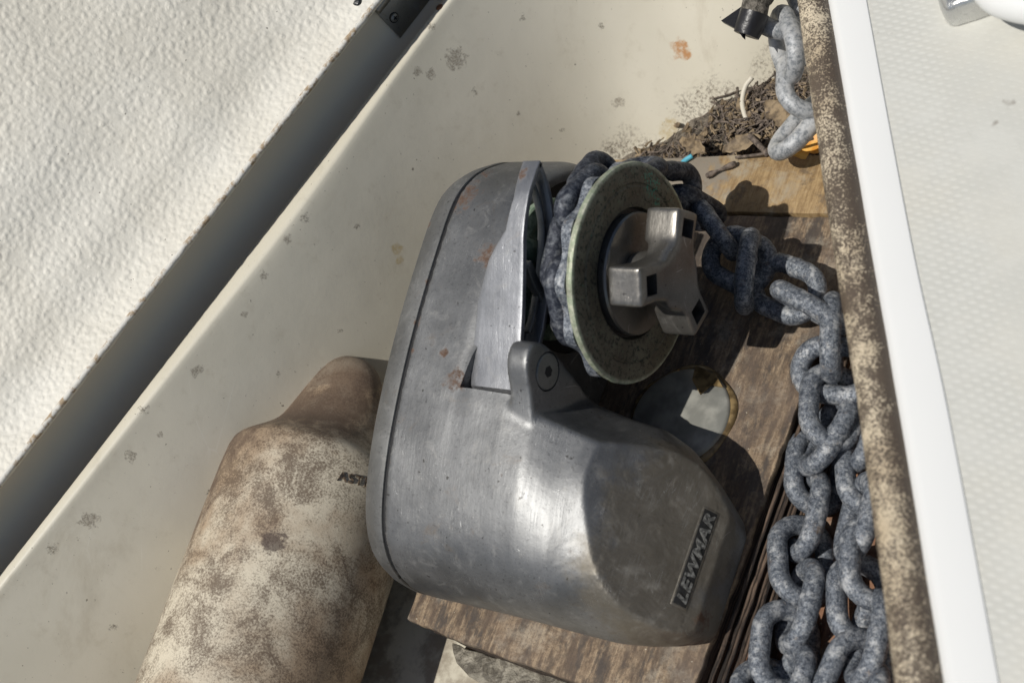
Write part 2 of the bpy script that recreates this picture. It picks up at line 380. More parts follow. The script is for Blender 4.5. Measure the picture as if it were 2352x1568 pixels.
k = N('verdigris_bronze')
f = k.noise(260, 6, .7); f2 = k.noise(60, 5, .7)
c = k.mix(k.ramp(f2, .35, .68), (.10, .088, .062), (.175, .165, .12))
c = k.mix(k.ramp(k.noise(340, 5, .72), .52, .60, 0, .9), c, (.022, .03, .022))
c = k.mix(k.ramp(f, .60, .74, 0, .55), c, (.10, .23, .16))
c = k.mix(k.ramp(k.noise(150, 6, .75), .55, .64, 0, .8), c, (.020, .028, .020))
c = k.mix(k.ramp(k.noise(240, 5, .75), .62, .70, 0, .7), c, (.07, .22, .15))
gs = k.spots([(V(1500, 430, .168), .008), (V(1490, 405, .168), .006), (V(1510, 465, .168), .005)], rough=1.3, scale=240)
c = k.mix(k.math('MULTIPLY', gs, k.ramp(k.noise(520, 4, .7), .48, .58, 0, .85)), c, (.06, .30, .22))
rr = k.n.new('ShaderNodeVectorMath'); rr.operation = 'SUBTRACT'; k.l(k.map((0, 1, 1)), rr.inputs[0]); rr.inputs[1].default_value = (0, AX[0], AX[1])
rl = k.n.new('ShaderNodeVectorMath'); rl.operation = 'LENGTH'; k.l(rr.outputs[0], rl.inputs[0])
edge = k.math('MULTIPLY', k.ramp(rl.outputs['Value'], .0660, .0686), k.ramp(f2, .3, .6, .35, 1))
c = k.mix(k.math('MULTIPLY', edge, .85), c, k.mix(k.ramp(f, .4, .62), (.36, .42, .29), (.60, .60, .47)))
M['bronze'] = k.done(c, k.ramp(f2, .3, .7, .42, .65), .35, k.bump(f, .5, .0008))
k = N('green_casting')
M['green'] = k.done(k.mix(k.ramp(k.noise(200, 5, .7), .4, .66), (.15, .22, .14), (.40, .46, .34)), .7, .2, k.bump(k.noise(300, 4, .7), .5, .001))

EA = V(1402, 1062, .190); _eb = V(1364, 1325, .198); _ec = V(1688, 1224, .243)
E1 = (_eb-EA).cross(_ec-EA).normalized(); E1 = E1 if E1.z > 0 else -E1
def EP(u, v): return HP(u, v, EA, E1)
seam = [(W(1000, 590, .149), .0035), (W(985, 650, .147), .003), (W(962, 740, .143), .004), (W(945, 805, .14), .0025), (W(925, 880, .137), .003), (W(890, 1060, .12), .0025)]
rust_body = seam+[(W(1500, 1490, .012), .009), (W(1585, 1478, .012), .010), (W(1400, 1470, .02), .006), (W(1082, 470, .145), .017), (W(1068, 490, .145), .011), (W(1120, 428, .14), .011), (W(1122, 592, .150), .009), (W(1041, 872, .137), .008), (W(1052, 880, .137), .006),
             (W(1020, 808, .14), .004), (W(1360, 1280, .083), .005), (W(1366, 1305, .08), .004), (W(1222, 1162, .12), .0025), (W(1640, 1430, .025), .012), (W(1390, 1075, .09), .004),
             (W(1130, 395, .12), .006), (W(1130, 1180, .12), .002), (W(1150, 1090, .12), .0016)]
grime_end = [(EP(1480, 1200), .04), (EP(1470, 1330), .045), (EP(1580, 1250), .04), (EP(1560, 1120), .04), (W(1560, 1470, .02), .04), (EP(1500, 1400), .04), (EP(1640, 1250), .03)]
pale_end = [(EP(1500, 1120), .06), (EP(1560, 1130), .04), (EP(1600, 1200), .04), (EP(1450, 1370), .04), (EP(1560, 1240), .03), (W(1300, 1440, .02), .05)]
M['cast'] = m_metal('cast_stainless', (.195, .197, .198), .39, rust_body, .55, grime_end, pale_end)
M['cover'] = m_metal('cast_cover', (.195, .195, .19), .46, seam+[(W(985, 515, .15), .004), (W(990, 470, .15), .003)], .6)
M['lever'] = m_metal('polished_lever', (.29, .295, .31), .34, [(V(1160, 845, .1), .006), (V(1195, 400, .118), .005), (V(1150, 700, .1), .003)], .25)
M['nut'] = m_metal('polished_nut', (.21, .198, .178), .25, [(V(1437, 665, .178), .009), (V(1430, 690, .178), .008), (V(1522, 492, .185), .007), (V(1450, 700, .19), .007)], .4)
M['bolt'] = m_metal('bolt_steel', (.22, .22, .21), .42, [], .5)
k = N('black_void'); M['black'] = k.done((.008, .008, .009), .7)
k = N('recess_black'); M['recess'] = k.done(k.mix(k.ramp(k.noise(400), .5, .7), (.008, .008, .008), (.03, .028, .025)), .55)
k = N('letter_metal'); M['letter'] = k.done(k.mix(k.ramp(k.noise(500, 4), .4, .65), (.10, .10, .095), (.30, .30, .285)), .45, .6)

# ------------------------------------------------------------------ setting: hull side, gutter, floor
hull = link('hull_side', HULL_ME, M['cream'], angle=0); tag(hull, kind='structure')

me = mesh_of(*box(-.35, .75, -.75, .5, -.075, -.047)); tag(link('locker_floor', me, M['dirtyfloor'], smooth=False), kind='structure')
me = mesh_of(*box(.215, .50, -.40, .245, -.044, -.033)); me = baked(me, [('BEVEL', {'width': .0015, 'segments': 2})])
tag(link('timber_floor', me, M['redwood'], angle=30), kind='structure')

# gutter behind the lip
g0, g1 = li[0], li[14*5]
d = Vector((_l2.x-_l0.x, _l2.y-_l0.y, 0)).normalized(); wn = Vector((d.y, -d.x, 0))   # wn points into the locker
def along(t, off, z): return Vector((_l0.x, _l0.y, 0))+d*t-wn*off+Vector((0, 0, z))
T0, T1 = -.35, 1.0
prof = [(.011, LIP-.045), (.016, LIP-.052), (.022, LIP-.052), (.026, LIP-.046), (.038, LIP+.062), (.042, LIP+.066), (.34, LIP+.066)]
vs = []; fs = []
for j, t in enumerate((T0, T1)):
    for o, z in prof: vs.append(along(t, o, z))
n = len(prof)
for i in range(n-1): fs.append([i, i+1, n+i+1, n+i])
me = mesh_of(vs, fs); me = baked(me, [('BEVEL', {'width': .002, 'segments': 3})])
tag(link('drain_gutter', me, M['gutter'], angle=50), kind='structure')
def gutter_pt(u, v):
    p0 = along(0, .026, LIP-.046); nn = d.cross(along(0, .038, LIP+.062)-p0).normalized(); return HP(u, v, p0, nn), nn

# ------------------------------------------------------------------ hatch lid
le0, le1 = W(0, 1100, LIP+.047), W(865, 0, LIP+.047)
ld_ = (le1-le0).normalized(); lw = Vector((ld_.y, -ld_.x, 0))
tilt = math.radians(42)
cross = [(0, 0), (.003, .0012), (.008, .0028), (.014, .0050), (.020, .0082), (.026, .0126), (.032, .0184), (.0375, .0252), (.0425, .0326)]
q = cross[-1]
for s in range(1, 40): cross.append((q[0]+.0115*s*math.sin(tilt), q[1]+.0115*s*math.cos(tilt)))
NT = 150; vs = []; fs = []; th = .007
rows = []
for j in range(NT+1):
    t = -.35+1.25*j/NT; row = []
    for i, (o, z) in enumerate(cross):
        p = le0+ld_*t-lw*o+Vector((0, 0, z))
        nn = lw*.8+Vector((0, 0, .6)); dist = math.hypot(o, z)
        wv = .0085*math.exp(-((dist-.080)/.026)**2)*(.8+1.2*nz((t*9, 0, 3.3)))
        wv += .0020*nz((t*13, dist*20, 1.7))*min(1, dist/.04)
        if i == 0: p -= lw*(.0008*nz((t*160, 0, 0)) + .0006*nz((t*430, 3, 0)))
        row.append(p-nn*wv)
    rows.append(row)
nc = len(cross); vs = [v for r in rows for v in r]
for j in range(NT):
    for i in range(nc-1): fs.append([j*nc+i, j*nc+i+1, (j+1)*nc+i+1, (j+1)*nc+i])
lidroot = thing('locker_hatch', le0.lerp(le1, .5), 'open white fibreglass locker lid with lumpy painted inside', 'hatch')
me = mesh_of(vs, fs); me = baked(me, [('SOLIDIFY', {'thickness': th, 'offset': 1.0 if False else -1.0})])
lidp = link('lid_panel', me, M['lid'], lidroot, angle=60)
# chalky chipped edge
ep = [le0+ld_*(-.35+1.25*j/400)+lw*(.0006+.0007*nz((j*.5, 1, 0)))+Vector((0, 0, -.001+.0006*nz((j*.37, 9, 0)))) for j in range(401)]
link('lid_edge', mesh_of(*tube(ep, .0023, 8)), M['rim'], lidroot, angle=0)

# hinge in the gutter
hp, hn = gutter_pt(905, 40)
if hn.dot(Vector(CAM.tolist())-hp) < 0: hn = -hn
hd = d; hu = hn.cross(hd).normalized()
if hu.z < 0: hu = -hu
hroot = thing('lid_hinge', hp, 'steel hinge screwed into the gutter under the lid', 'hinge')
def plate(c, a, b, nn, la, lb, th_, bev=.0005):
    vs = []
    for s in (0, 1):
        for (i, j) in ((-1, -1), (1, -1), (1, 1), (-1, 1)): vs.append(c+a*la*i/2+b*lb*j/2+nn*th_*s)
    me = mesh_of(vs, [[3, 2, 1, 0], [4, 5, 6, 7], [0, 1, 5, 4], [1, 2, 6, 5], [2, 3, 7, 6], [3, 0, 4, 7]])
    return baked(me, [('BEVEL', {'width': bev, 'segments': 2})])
hm = m_metal('hinge_steel', (.42, .40, .36), .35, [], .4)
pA = HP(*(912, 82), hp, hn)             # near lower corner of the leaf
leafc = pA+hd*.040+hu*.012
link('hinge_leaf', plate(leafc, hd, hu, hn, .080, .030, .0016), hm, hroot)
kc = leafc+hu*.017+hn*.003
link('hinge_knuckle', mesh_of(*tube([kc-hd*.040, kc-hd*.012], .0042, 20)), hm, hroot)
link('hinge_knuckle', mesh_of(*tube([kc-hd*.0105, kc+hd*.03], .0042, 20)), hm, hroot)
def screw_head(c, nn, r, parent, mt, slot=True):
    a = nn.orthogonal().normalized(); b = nn.cross(a)
    secs = [[c+nn*h+(a*math.cos(t*math.pi/12)+b*math.sin(t*math.pi/12))*rr for t in range(24)] for rr, h in ((r, 0), (r*.97, r*.18), (r*.75, r*.38), (r*.4, r*.46), (r*.05, r*.48))]
    o = link('screw', mesh_of(*loft(secs)), mt, parent, angle=0)
    if slot:
        A, B = (a+b).normalized(), (a-b).normalized(); cc = c+nn*r*.40
        vs, fs = [], []
        for (p, q_) in ((A, B), (B, A)):
            o2 = len(vs)
            for s in (0, 1):
                for (i, j) in ((-1, -1), (1, -1), (1, 1), (-1, 1)): vs.append(cc+p*r*.5*i+q_*r*.13*j+nn*r*.16*s+nn*(.00001 if p is A else 0))
            fs += [[o2+z for z in f] for f in [[3, 2, 1, 0], [4, 5, 6, 7], [0, 1, 5, 4], [1, 2, 6, 5], [2, 3, 7, 6], [3, 0, 4, 7]]]
        link('cross_slot', mesh_of(vs, fs), M['black'], o, smooth=False)
    return o
sp = HP(905, 41, leafc+hn*.0017, hn)
link('screw_seat', mesh_of(*tube([sp, sp+hn*.0003], .0041, 24)), M['black'], hroot, smooth=False)
screw_head(sp+hn*.0003, hn, .0034, hroot, hm)
# rusty screw on the lip, black blob on the lid
k = N('rust_brown'); M['rustb'] = k.done(k.mix(k.noise(500), (.10, .04, .02), (.30, .15, .09)), .35, .5)
lp = W(1010, 18, LIP-.001)
o = screw_head(lp, Vector((0, 0, 1)), .0032, None, M['rustb'], False); o.name = 'rusty_screw'; tag(o, 'small rusty screw head on the cream lip beside the hinge', 'screw')
k = N('black_sealant'); M['sealant'] = k.done((.012, .014, .016), .35)
bp = le0+ld_*((W(815, 4, LIP+.05)-le0).dot(ld_))-lw*.012+Vector((0, 0, .0035))
def blob(c, r, seed, flat=.5, name='m'):
    bm = bmesh.new(); bmesh.ops.create_icosphere(bm, subdivisions=3, radius=1)
    for v_ in bm.verts:
        f = 1+.35*nz(v_.co*1.6+Vector((seed, 0, 0))); v_.co = Vector((v_.co.x*r*f, v_.co.y*r*f, v_.co.z*r*f*flat))+c
    return bm2me(bm)
tag(link('sealant_blob', blob(bp, .0038, 3, .6), M['sealant'], angle=0), 'black sealant blob at the top edge of the white lid', 'sealant blob')

# ------------------------------------------------------------------ side deck on the right
DZ = LIP
tl = [W(1740, -600, DZ), W(1795, -190, DZ), W(1821, 0, DZ), W(1893, 509, DZ), W(1957, 929, DZ), W(2040, 1568, DZ), W(2068, 1800, DZ), W(2160, 2600, DZ)]
tr = [W(1812, -600, DZ), W(1876, -190, DZ), W(1907, 0, DZ), W(2002, 548, DZ), W(2069, 929, DZ), W(2177, 1568, DZ), W(2215, 1800, DZ), W(2345, 2600, DZ)]
wr = [W(1890, -600, DZ), W(1958, -190, DZ), W(1989, 0, DZ), W(2091, 550, DZ), W(2173, 929, DZ), W(2293, 1568, DZ), W(2335, 1800, DZ), W(2478, 2600, DZ)]
TL, TR, WR = spline(tl, 12), spline(tr, 12), spline(wr, 12)
# sheet: inner wall of the opening, white rim, step, nonskid field
droot = thing('side_deck', WR[30], 'bright white deck edge with patterned nonskid right of the chain locker', 'deck')
def strip(rowsets):
    n_ = len(rowsets); m_ = len(rowsets[0]); vs = [rowsets[i][j] for j in range(m_) for i in range(n_)]; fs = []
    for j in range(m_-1):
        for i in range(n_-1): fs.append([j*n_+i, j*n_+i+1, (j+1)*n_+i+1, (j+1)*n_+i])
    return vs, fs
Z = Vector((0, 0, 1))
def offs(A, B, t, z): return [a.lerp(b, t)+Z*z for a, b in zip(A, B)]
me = mesh_of(*strip([offs(TL, TR, .75, -.13), offs(TL, TR, .75, -.02), offs(TL, TR, .8, -.006), offs(TR, WR, .05, -.0006), offs(TR, WR, .2, .0), offs(TR, WR, .9, .0), offs(TR, WR, 1.0, -.0003), offs(TR, WR, 1.02, -.0016)]))
link('deck_rim', me, M['white'], droot, angle=50)
far = [p+Vector((.9, .25, 0)) for p in WR]
me = mesh_of(*strip([offs(TR, WR, 1.02, -.0016), offs(WR, far, .03, -.0016), offs(WR, far, .045, -.0008), offs(WR, far, .5, .0), offs(WR, far, 1., 0)]))
link('nonskid_panel', me, M['nonskid'], droot, angle=50)
# seal tube
cpts = []; secs = []
for a, b, w_ in zip(TL, TR, WR):
    c_ = a.lerp(b, .5)
    t = (TL[50]-TL[10]).normalized(); s = (b-a); s -= t*s.dot(t); hw = s.length*.5; s.normalize()
    r_ = hw*.93
    j = nz((a.y*30, 2, 0))*.0006
    secs.append([c_+Z*(-r_*.75)+s*(math.cos(q_)*(r_+j))+Z*(math.sin(q_)*(r_*.95+j)) for q_ in [z*2*math.pi/28 for z in range(28)]])
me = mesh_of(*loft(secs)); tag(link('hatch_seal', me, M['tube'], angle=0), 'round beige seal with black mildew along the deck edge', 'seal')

# deck fitting upper right
froot = thing('deck_fitting', W(2250, 0, DZ), 'shiny stainless deck fitting at the upper right corner', 'deck fitting')
fa = [W(2158, -70, DZ), W(2160, 10, DZ), W(2182, 58, DZ), W(2230, 50, DZ), W(2300, 28, DZ), W(2420, 5, DZ), W(2480, -70, DZ)]
secs = []
cc = sum(fa, Vector())/len(fa)
for sft, zz in ((1., 0), (1., .006), (.97, .011), (.90, .0145), (.75, .016), (.3, .017)):
    secs.append([cc+(p-cc)*sft+Z*zz for p in spline(fa+[fa[0]], 6)[:-1]])
link('fitting_base', mesh_of(*loft(secs)), m_metal('fitting_steel', (.62, .62, .60), .18, [], .1), froot, angle=50)
link('rope', mesh_of(*tube(spline([W(2255, -60, DZ+.022), W(2290, -8, DZ+.024), W(2370, 16, DZ+.024), W(2460, 20, DZ+.024)], 8), .010, 16)), M['white'], froot, angle=0)

# ------------------------------------------------------------------ wooden mounting block
wroot = thing('mounting_block', (.12, -.05, 0), 'weathered plywood block that the windlass stands on', 'wooden block')
P0 = [W(933, 1420), W(1030, 1462), W(1200, 1522), W(1330, 1568), W(1420, 1600)]
ed = [(p.x, p.y) for p in P0]+[(.19, -.262), (.231, -.255)]
rgt = [(.2355, -.185), (.2385, -.13), (.2405, -.08), (.243, -.027), (.247, .012), (.252, .06), (.259, .1165)]
poly = ed+rgt+[(.02, .1165), (-.002, -.05)]
def slab(poly, z0, z1, jit=0., bev=.0015):
    pp = []
    for i, p in enumerate(poly):
        q_ = poly[(i+1) % len(poly)]; n_ = max(1, int(math.dist(p, q_)/.006)); 
        for s in range(n_):
            t = s/n_; x, y = p[0]+(q_[0]-p[0])*t, p[1]+(q_[1]-p[1])*t
            pp.append((x+jit*nz((x*90, y*90, 0)), y+jit*nz((x*90, y*90, 7))))
    me = mesh_of(*prism(pp, 2, z0, z1)); return baked(me, [('BEVEL', {'width': bev, 'segments': 2, 'limit_method': 'ANGLE', 'angle_limit': 1.0})])
me = slab(poly, -.006, 0., .0016, .0012); link('top_board', me, M['wood'], wroot, angle=40)
core = [(x-.0015 if x > .2 else x+.002, y+.002) for x, y in poly]; core = [(min(x, 9), min(y, .114)) for x, y in core]
me = slab(core, -.0325, -.0062, .001, .001); link('core_layers', me, M['endgrain'], wroot, angle=30)
p2 = [(.02, .1185), (.262, .1185), (.268, .145), (.272, .170), (.2, .168), (.13, .1685), (.09, .166), (.02, .165)]
me = slab(p2, -.032, .0012, .0012, .001); o = link('end_board', me, M['ply'], wroot, angle=40); o['label'] = 'yellowish plywood strip at the far end'
# side strip with deep grooves between block and red timber
vs, fs = [], []
for g_ in range(9):
    x0 = .2375+g_*.0022; zt = -.004-.0032*g_-.002*(g_ % 2)
    v_, f_ = [], []
    pts = []
    for s in range(40):
        t = s/39; y = -.31+.33*t; x = x0+.012*t+(.0*g_)+.0007*nz((y*60, g_*3, 0)); pts.append(Vector((x, y, zt+.0012*nz((y*90, g_*5, 2)))))
    a = tube(pts, .0015, 6); vs, fs = join((vs, fs), a)
link('splintered_edge', mesh_of(vs, fs), M['endgrain'], wroot, angle=0)

# sealant goo and pad in front of the block
k = N('grey_goo'); M['goo'] = k.done(k.mix(k.ramp(k.noise(70, 6, .7, dist=1.5), .4, .62), (.13, .115, .09), (.34, .31, .25)), .55, 0, k.bump(k.noise(90, 5, .7, dist=2), 1., .004))
gp = [W(u, v, -.03) for u, v in ((1035, 1478), (1100, 1495), (1200, 1522), (1330, 1575), (1420, 1640), (1300, 1640), (1180, 1600), (1090, 1560), (1042, 1520))]
tag(link('sealant_bead', slab([(p.x, p.y) for p in gp], -.0465, -.031, .003, .004), M['goo'], angle=60), 'wrinkled grey sealant along the near edge of the block', 'sealant')

# round glassy pad on the wood
pad = thing('round_pad', W(1590, 945), 'smooth round grey pad with amber sealant right of the windlass', 'pad')
pc = W(1566, 960)
k = N('pad_grey'); M['pad'] = k.done(k.mix(k.ramp(k.noise(60, 4), .4, .7), (.20, .20, .18), (.34, .335, .30)), .3)
k = N('amber'); M['amber'] = k.done(k.mix(k.ramp(k.noise(120, 4), .4, .6), (.09, .06, .025), (.24, .17, .08)), .35)
def ring_z(c, prof, seg=48, fn=None):
    secs = [[Vector((c.x+r*(fn(a) if fn else 1)*math.cos(a), c.y+r*(fn(a) if fn else 1)*math.sin(a), c.z+z)) for a in [s*2*math.pi/seg for s in range(seg)]] for r, z in prof]
    return loft(secs)
link('pad_disc', mesh_of(*ring_z(pc, [(.036, 0), (.036, .003), (.034, .005), (.001, .0055)])), M['pad'], pad, angle=60)
link('sealant_ring', mesh_of(*ring_z(pc, [(.0395, 0), (.0395, .0010), (.037, .0025), (.0355, .0025)], fn=lambda a: 1+.03*math.sin(a*5))), M['amber'], pad, angle=60)
ap = [HP(u, v, (0, 0, .0065), Z) for u, v in ((1598, 838), (1645, 862), (1660, 888), (1632, 884), (1608, 905), (1590, 872))]
link('amber_patch', mesh_of(*prism([(p.x, p.y) for p in ap], 2, .0052, .0068)), M['amber'], pad, smooth=False)

# ------------------------------------------------------------------ windlass
wl = thing('anchor_windlass', (.11, -.06, 0), 'worn stainless anchor windlass with green chain wheel on the plywood block', 'windlass')
PROF = [(.088, .0), (.090, .05), (.0875, .095), (.080, .117), (.063, .136), (.044, .149), (.020, .1545), (-.021, .150), (-.065, .1425), (-.108, .132), (-.150, .118), (-.184, .1005), (-.202, .083), (-.2105, .062), (-.211, .040), (-.207, .020), (-.200, .0)]
def prof_smooth(P, ins=0., n=5):
    S = spline([(y, z, 0) for y, z in P], n); out = []
    cy, cz = -.06, .0
    for p in S: out.append((p.x, p.y))
    if ins:
        o2 = []
        for i, p in enumerate(out):
            a, b = out[max(0, i-1)], out[min(len(out)-1, i+1)]; tx, ty = b[0]-a[0], b[1]-a[1]; L = math.hypot(tx, ty) or 1
            nx, ny = ty/L, -tx/L                      # outward/inward decided below
            if (nx*(cy-p[0])+ny*(cz+.05-p[1])) < 0: nx, ny = -nx, -ny
            o2.append((p[0]+nx*ins, max(0.0004, p[1]+ny*ins)))
        out = o2
    return out
def sec_x(P, x): return [Vector((x, y, z+.0015)) for y, z in P]
slabp = loft([sec_x(prof_smooth(PROF, i), x) for x, i in ((.0415, .0), (.085, .0), (.094, .002), (.098, .006))])
def psec(x, P):
    Q = [(y, z, 0) for y, z in P]; return [Vector((x, p.x, max(.0015, p.y+.0017))) for p in spline(Q[:5], 5)+spline(Q[4:], 5)[1:]]
NS = [(.04, 0), (.0, .33), (.02, .56), (.15, .79), (.28, 1.0), (.42, 1.02), (.60, .96), (.84, .82), (.965, .58), (1, .33), (.965, .13), (.91, 0)]
def nsec(x, yf, yn, zt): return psec(x, [(yf+(yn-yf)*u, zt*v) for u, v in NS])
podp = loft([psec(.0422, [(-.05, 0), (-.05, .08), (-.055, .125), (-.075, .1375), (-.108, .1310), (-.15, .1180), (-.184, .1005), (-.202, .083), (-.2106, .062), (-.2111, .04), (-.207, .02), (-.200, 0)]),
  psec(.100, [(-.054, 0), (-.054, .08), (-.058, .128), (-.075, .1385), (-.108, .1318), (-.15, .1178), (-.184, .1003), (-.202, .083), (-.2105, .062), (-.2110, .04), (-.207, .02), (-.200, 0)]),
  psec(.125, [(-.066, 0), (-.063, .08), (-.066, .120), (-.082, .134), (-.108, .130), (-.15, .1175), (-.184, .1), (-.202, .082), (-.2108, .061), (-.2115, .04), (-.207, .02), (-.200, 0)]),
  psec(.145, [(-.077, 0), (-.074, .055), (-.078, .083), (-.094, .1035), (-.110, .1255), (-.15, .1165), (-.184, .099), (-.202, .081), (-.2108, .060), (-.2115, .038), (-.207, .018), (-.200, 0)]),
  psec(.166, [(-.080, 0), (-.0755, .045), (-.079, .064), (-.096, .088), (-.112, .1135), (-.15, .1095), (-.184, .096), (-.203, .077), (-.2108, .057), (-.2115, .035), (-.207, .016), (-.200, 0)]),
  nsec(.190, -.078, -.2112, .104), nsec(.208, -.086, -.2085, .100), nsec(.224, -.099, -.204, .094), nsec(.2345, -.110, -.199, .088), nsec(.2395, -.120, -.192, .08)])
lug_poly = [(-.142, .02), (-.142, .106), (-.130, .1145), (-.118, .1250), (-.110, .1315), (-.102, .1390), (-.095, .1468), (-.088, .1525), (-.079, .1545), (-.0725, .149), (-.070, .138), (-.071, .11), (-.076, .07), (-.080, .02)]
LUGX = (.1300, .1460)
lugp = prism(prof_smooth(lug_poly, 0, 3)[:-1], 0, *LUGX)
# web that fans from the lug down on to the pod
webp = loft([[Vector((x, y, z)) for y, z in P] for x, P in (
    (.144, [(-.145, .05), (-.140, .109), (-.118, .1205), (-.108, .112), (-.094, .094), (-.080, .078), (-.080, .05)]),
    (.152, [(-.145, .05), (-.140, .108), (-.116, .1165), (-.106, .102), (-.092, .086), (-.079, .072), (-.080, .05)]),
    (.162, [(-.145, .05), (-.140, .106), (-.114, .112), (-.100, .100), (-.086, .082), (-.078, .070), (-.080, .05)]))])
me = mesh_of(*join(slabp, podp, lugp, webp))
# cut the sloping end face first: bisect plane on the pod
def big_box(p0, nn, size=.3):
    a = nn.orthogonal().normalized(); b = nn.cross(a); vs = []
    for s in (0, 1):
        for (i, j) in ((-1, -1), (1, -1), (1, 1), (-1, 1)): vs.append(p0+a*size*i+b*size*j+nn*size*s)
    return mesh_of(vs, [[3, 2, 1, 0], [4, 5, 6, 7], [0, 1, 5, 4], [1, 2, 6, 5], [2, 3, 7, 6], [3, 0, 4, 7]])
me = baked(me, [('REMESH', {'mode': 'VOXEL', 'voxel_size': .0015})])
me = baked(me, [('BOOLEAN', {'operation': 'DIFFERENCE', 'solver': 'FAST', 'cut': big_box(EA, E1)})])
me = baked(me, [('REMESH', {'mode': 'VOXEL', 'voxel_size': .0015}), ('SMOOTH', {'factor': .6, 'iterations': 5})])
# slot for the lever, recess behind the wheel, socket seat for the bolt
slot = mesh_of(*prism([(.0885, -.1015), (.1298, -.1015), (.1298, -.060), (.099, -.060), (.0925, -.080)], 2, .098, .22))
rec = mesh_of(*lathe_x([(.0940, .058), (.115, .058)], (.016, .087), 96))
bolt_c = V(1258, 853, LUGX[1])
seat = mesh_of(*lathe_x([(LUGX[1]-.0035, .0122), (LUGX[1]+.02, .0122)], (bolt_c.y, bolt_c.z), 64))
for cut in (slot, rec, seat): me = baked(me, [('BOOLEAN', {'operation': 'DIFFERENCE', 'solver': 'FAST', 'cut': cut})])
housing = link('gear_housing', me, M['cast'], wl, angle=38)
# cover
cs = []
for x, i in ((.0398, .0012), (.0394, .0002), (.036, .0002), (.029, .0018), (.021, .0055), (.0145, .012), (.0105, .020), (.009, .03)): cs.append(sec_x(prof_smooth(PROF, i), x))
cover = link('housing_cover', mesh_of(*loft(cs)), M['cover'], wl, angle=50)
gk = loft([sec_x(prof_smooth(PROF, .0016), .0390), sec_x(prof_smooth(PROF, .0016), .0425)])
link('seam_dark', mesh_of(*gk), M['black'], wl, smooth=False)  # black filler added to darken the gap between housing and cover
# dark inside of recess
link('recess_disc', mesh_of(*lathe_x([(.0941, .0575), (.0947, .0575)], (.016, .087), 64)), M['recess'], wl, smooth=False)

# pivot bolt
def lathe_part(prof, c, name, mt, parent, seg=64, ang=35): return link(name, mesh_of(*lathe_x(prof, c, seg)), mt, parent, angle=ang)
bc = (bolt_c.y, bolt_c.z); X0 = LUGX[1]-.0032
bolt = lathe_part([(X0, .0113), (X0+.0030, .0113), (X0+.0036, .0106), (X0+.0038, .004)], bc, 'pivot_bolt', M['bolt'], wl)
hexv = prism([(bc[0]+.0037*math.cos(a*math.pi/3+.3), bc[1]+.0037*math.sin(a*math.pi/3+.3)) for a in range(6)], 0, X0+.0037, X0+.0040)
link('hex_socket', mesh_of(*hexv), M['black'], bolt, smooth=False)

# lever: curved strap + web plate with windows
LX = .1280
topc = [V(1190, 897, LX), V(1194, 860, LX), V(1198, 800, LX), V(1203, 700, LX), V(1205, 600, LX), V(1206, 530, LX), V(1216, 455, LX), V(1229, 408, LX), V(1243, 371, LX)]
wid = [.037, .038, .0375, .036, .0275, .0145, .0115, .0125, .0135]
tc = spline(topc, 8); ws = np.interp(np.linspace(0, 8, len(tc)), range(9), wid)
secs = []
for i, p in enumerate(tc):
    a, b = tc[max(0, i-1)], tc[min(len(tc)-1, i+1)]; t = (b-a).normalized(); nn = Vector((0, -t.z, t.y)); nn = nn if nn.z > 0 else -nn
    w_ = float(ws[i]); hh = .0016
    curve = []
    for s in range(9):
        f = s/8; curve.append(Vector((LX-w_*(1-f), p.y, p.z))+nn*(.0014-.0010*(1-f)**2.2*min(1, w_/.03)))
    under = [c_-nn*.0038 for c_ in reversed(curve)]
    secs.append(curve+under)
# wrap the near end down into the slot
p0 = tc[0]; t = (tc[0]-tc[1]).normalized()
for kk in (1, 2, 3):
    ang = kk*.45; dlt = Vector((0, -.0032*math.sin(ang)*1.2, -.0045*kk)); secs.insert(0, [q_+dlt for q_ in secs[kk-1 if False else 0]])
me = mesh_of(*loft(secs)); me = baked(me, [('BEVEL', {'width': .0006, 'segments': 3, 'limit_method': 'ANGLE', 'angle_limit': .9}), ])
lever = link('control_lever', me, M['lever'], wl, angle=45)
low = spline([V(1243, 371, LX), V(1263, 425, LX), V(1277, 500, LX), V(1278, 560, LX), V(1271, 640, LX), V(1262, 705, LX), V(1247, 785, LX), V(1225, 850, LX)], 8)
# lower rim of the lever frame
def ribbon(pts, x0, x1, th_, inward):
    secs = []
    for i, p in enumerate(pts):
        a, b = pts[max(0, i-1)], pts[min(len(pts)-1, i+1)]; t = (b-a).normalized(); nn = Vector((0, -t.z, t.y))
        if nn.dot(inward-p) < 0: nn = -nn
        secs.append([Vector((x0, p.y, p.z)), Vector((x1, p.y, p.z)), Vector((x1, p.y, p.z))+nn*th_, Vector((x0, p.y, p.z))+nn*th_])
    return baked(mesh_of(*loft(secs)), [('BEVEL', {'width': .0006, 'segments': 2, 'limit_method': 'ANGLE', 'angle_limit': .8})])
mid = V(1238, 560, LX)
link('lever_rim', ribbon(low, LX-.0125, LX, .0034, mid), M['lever'], lever, angle=45)
low2 = [p.lerp(mid, .22) for p in low[2:-3]]
link('lever_web', ribbon(low2, LX-.010, LX-.005, .0022, mid), M['bolt'], lever, angle=45)
br = [V(1204, 610, LX-.005), V(1222, 655, LX-.005), V(1243, 700, LX-.005), V(1245, 760, LX-.005), V(1236, 800, LX-.005)]
link('lever_brace', ribbon(spline(br, 5), LX-.009, LX-.003, .006, V(1262, 600, LX)), M['bolt'], lever, angle=45)

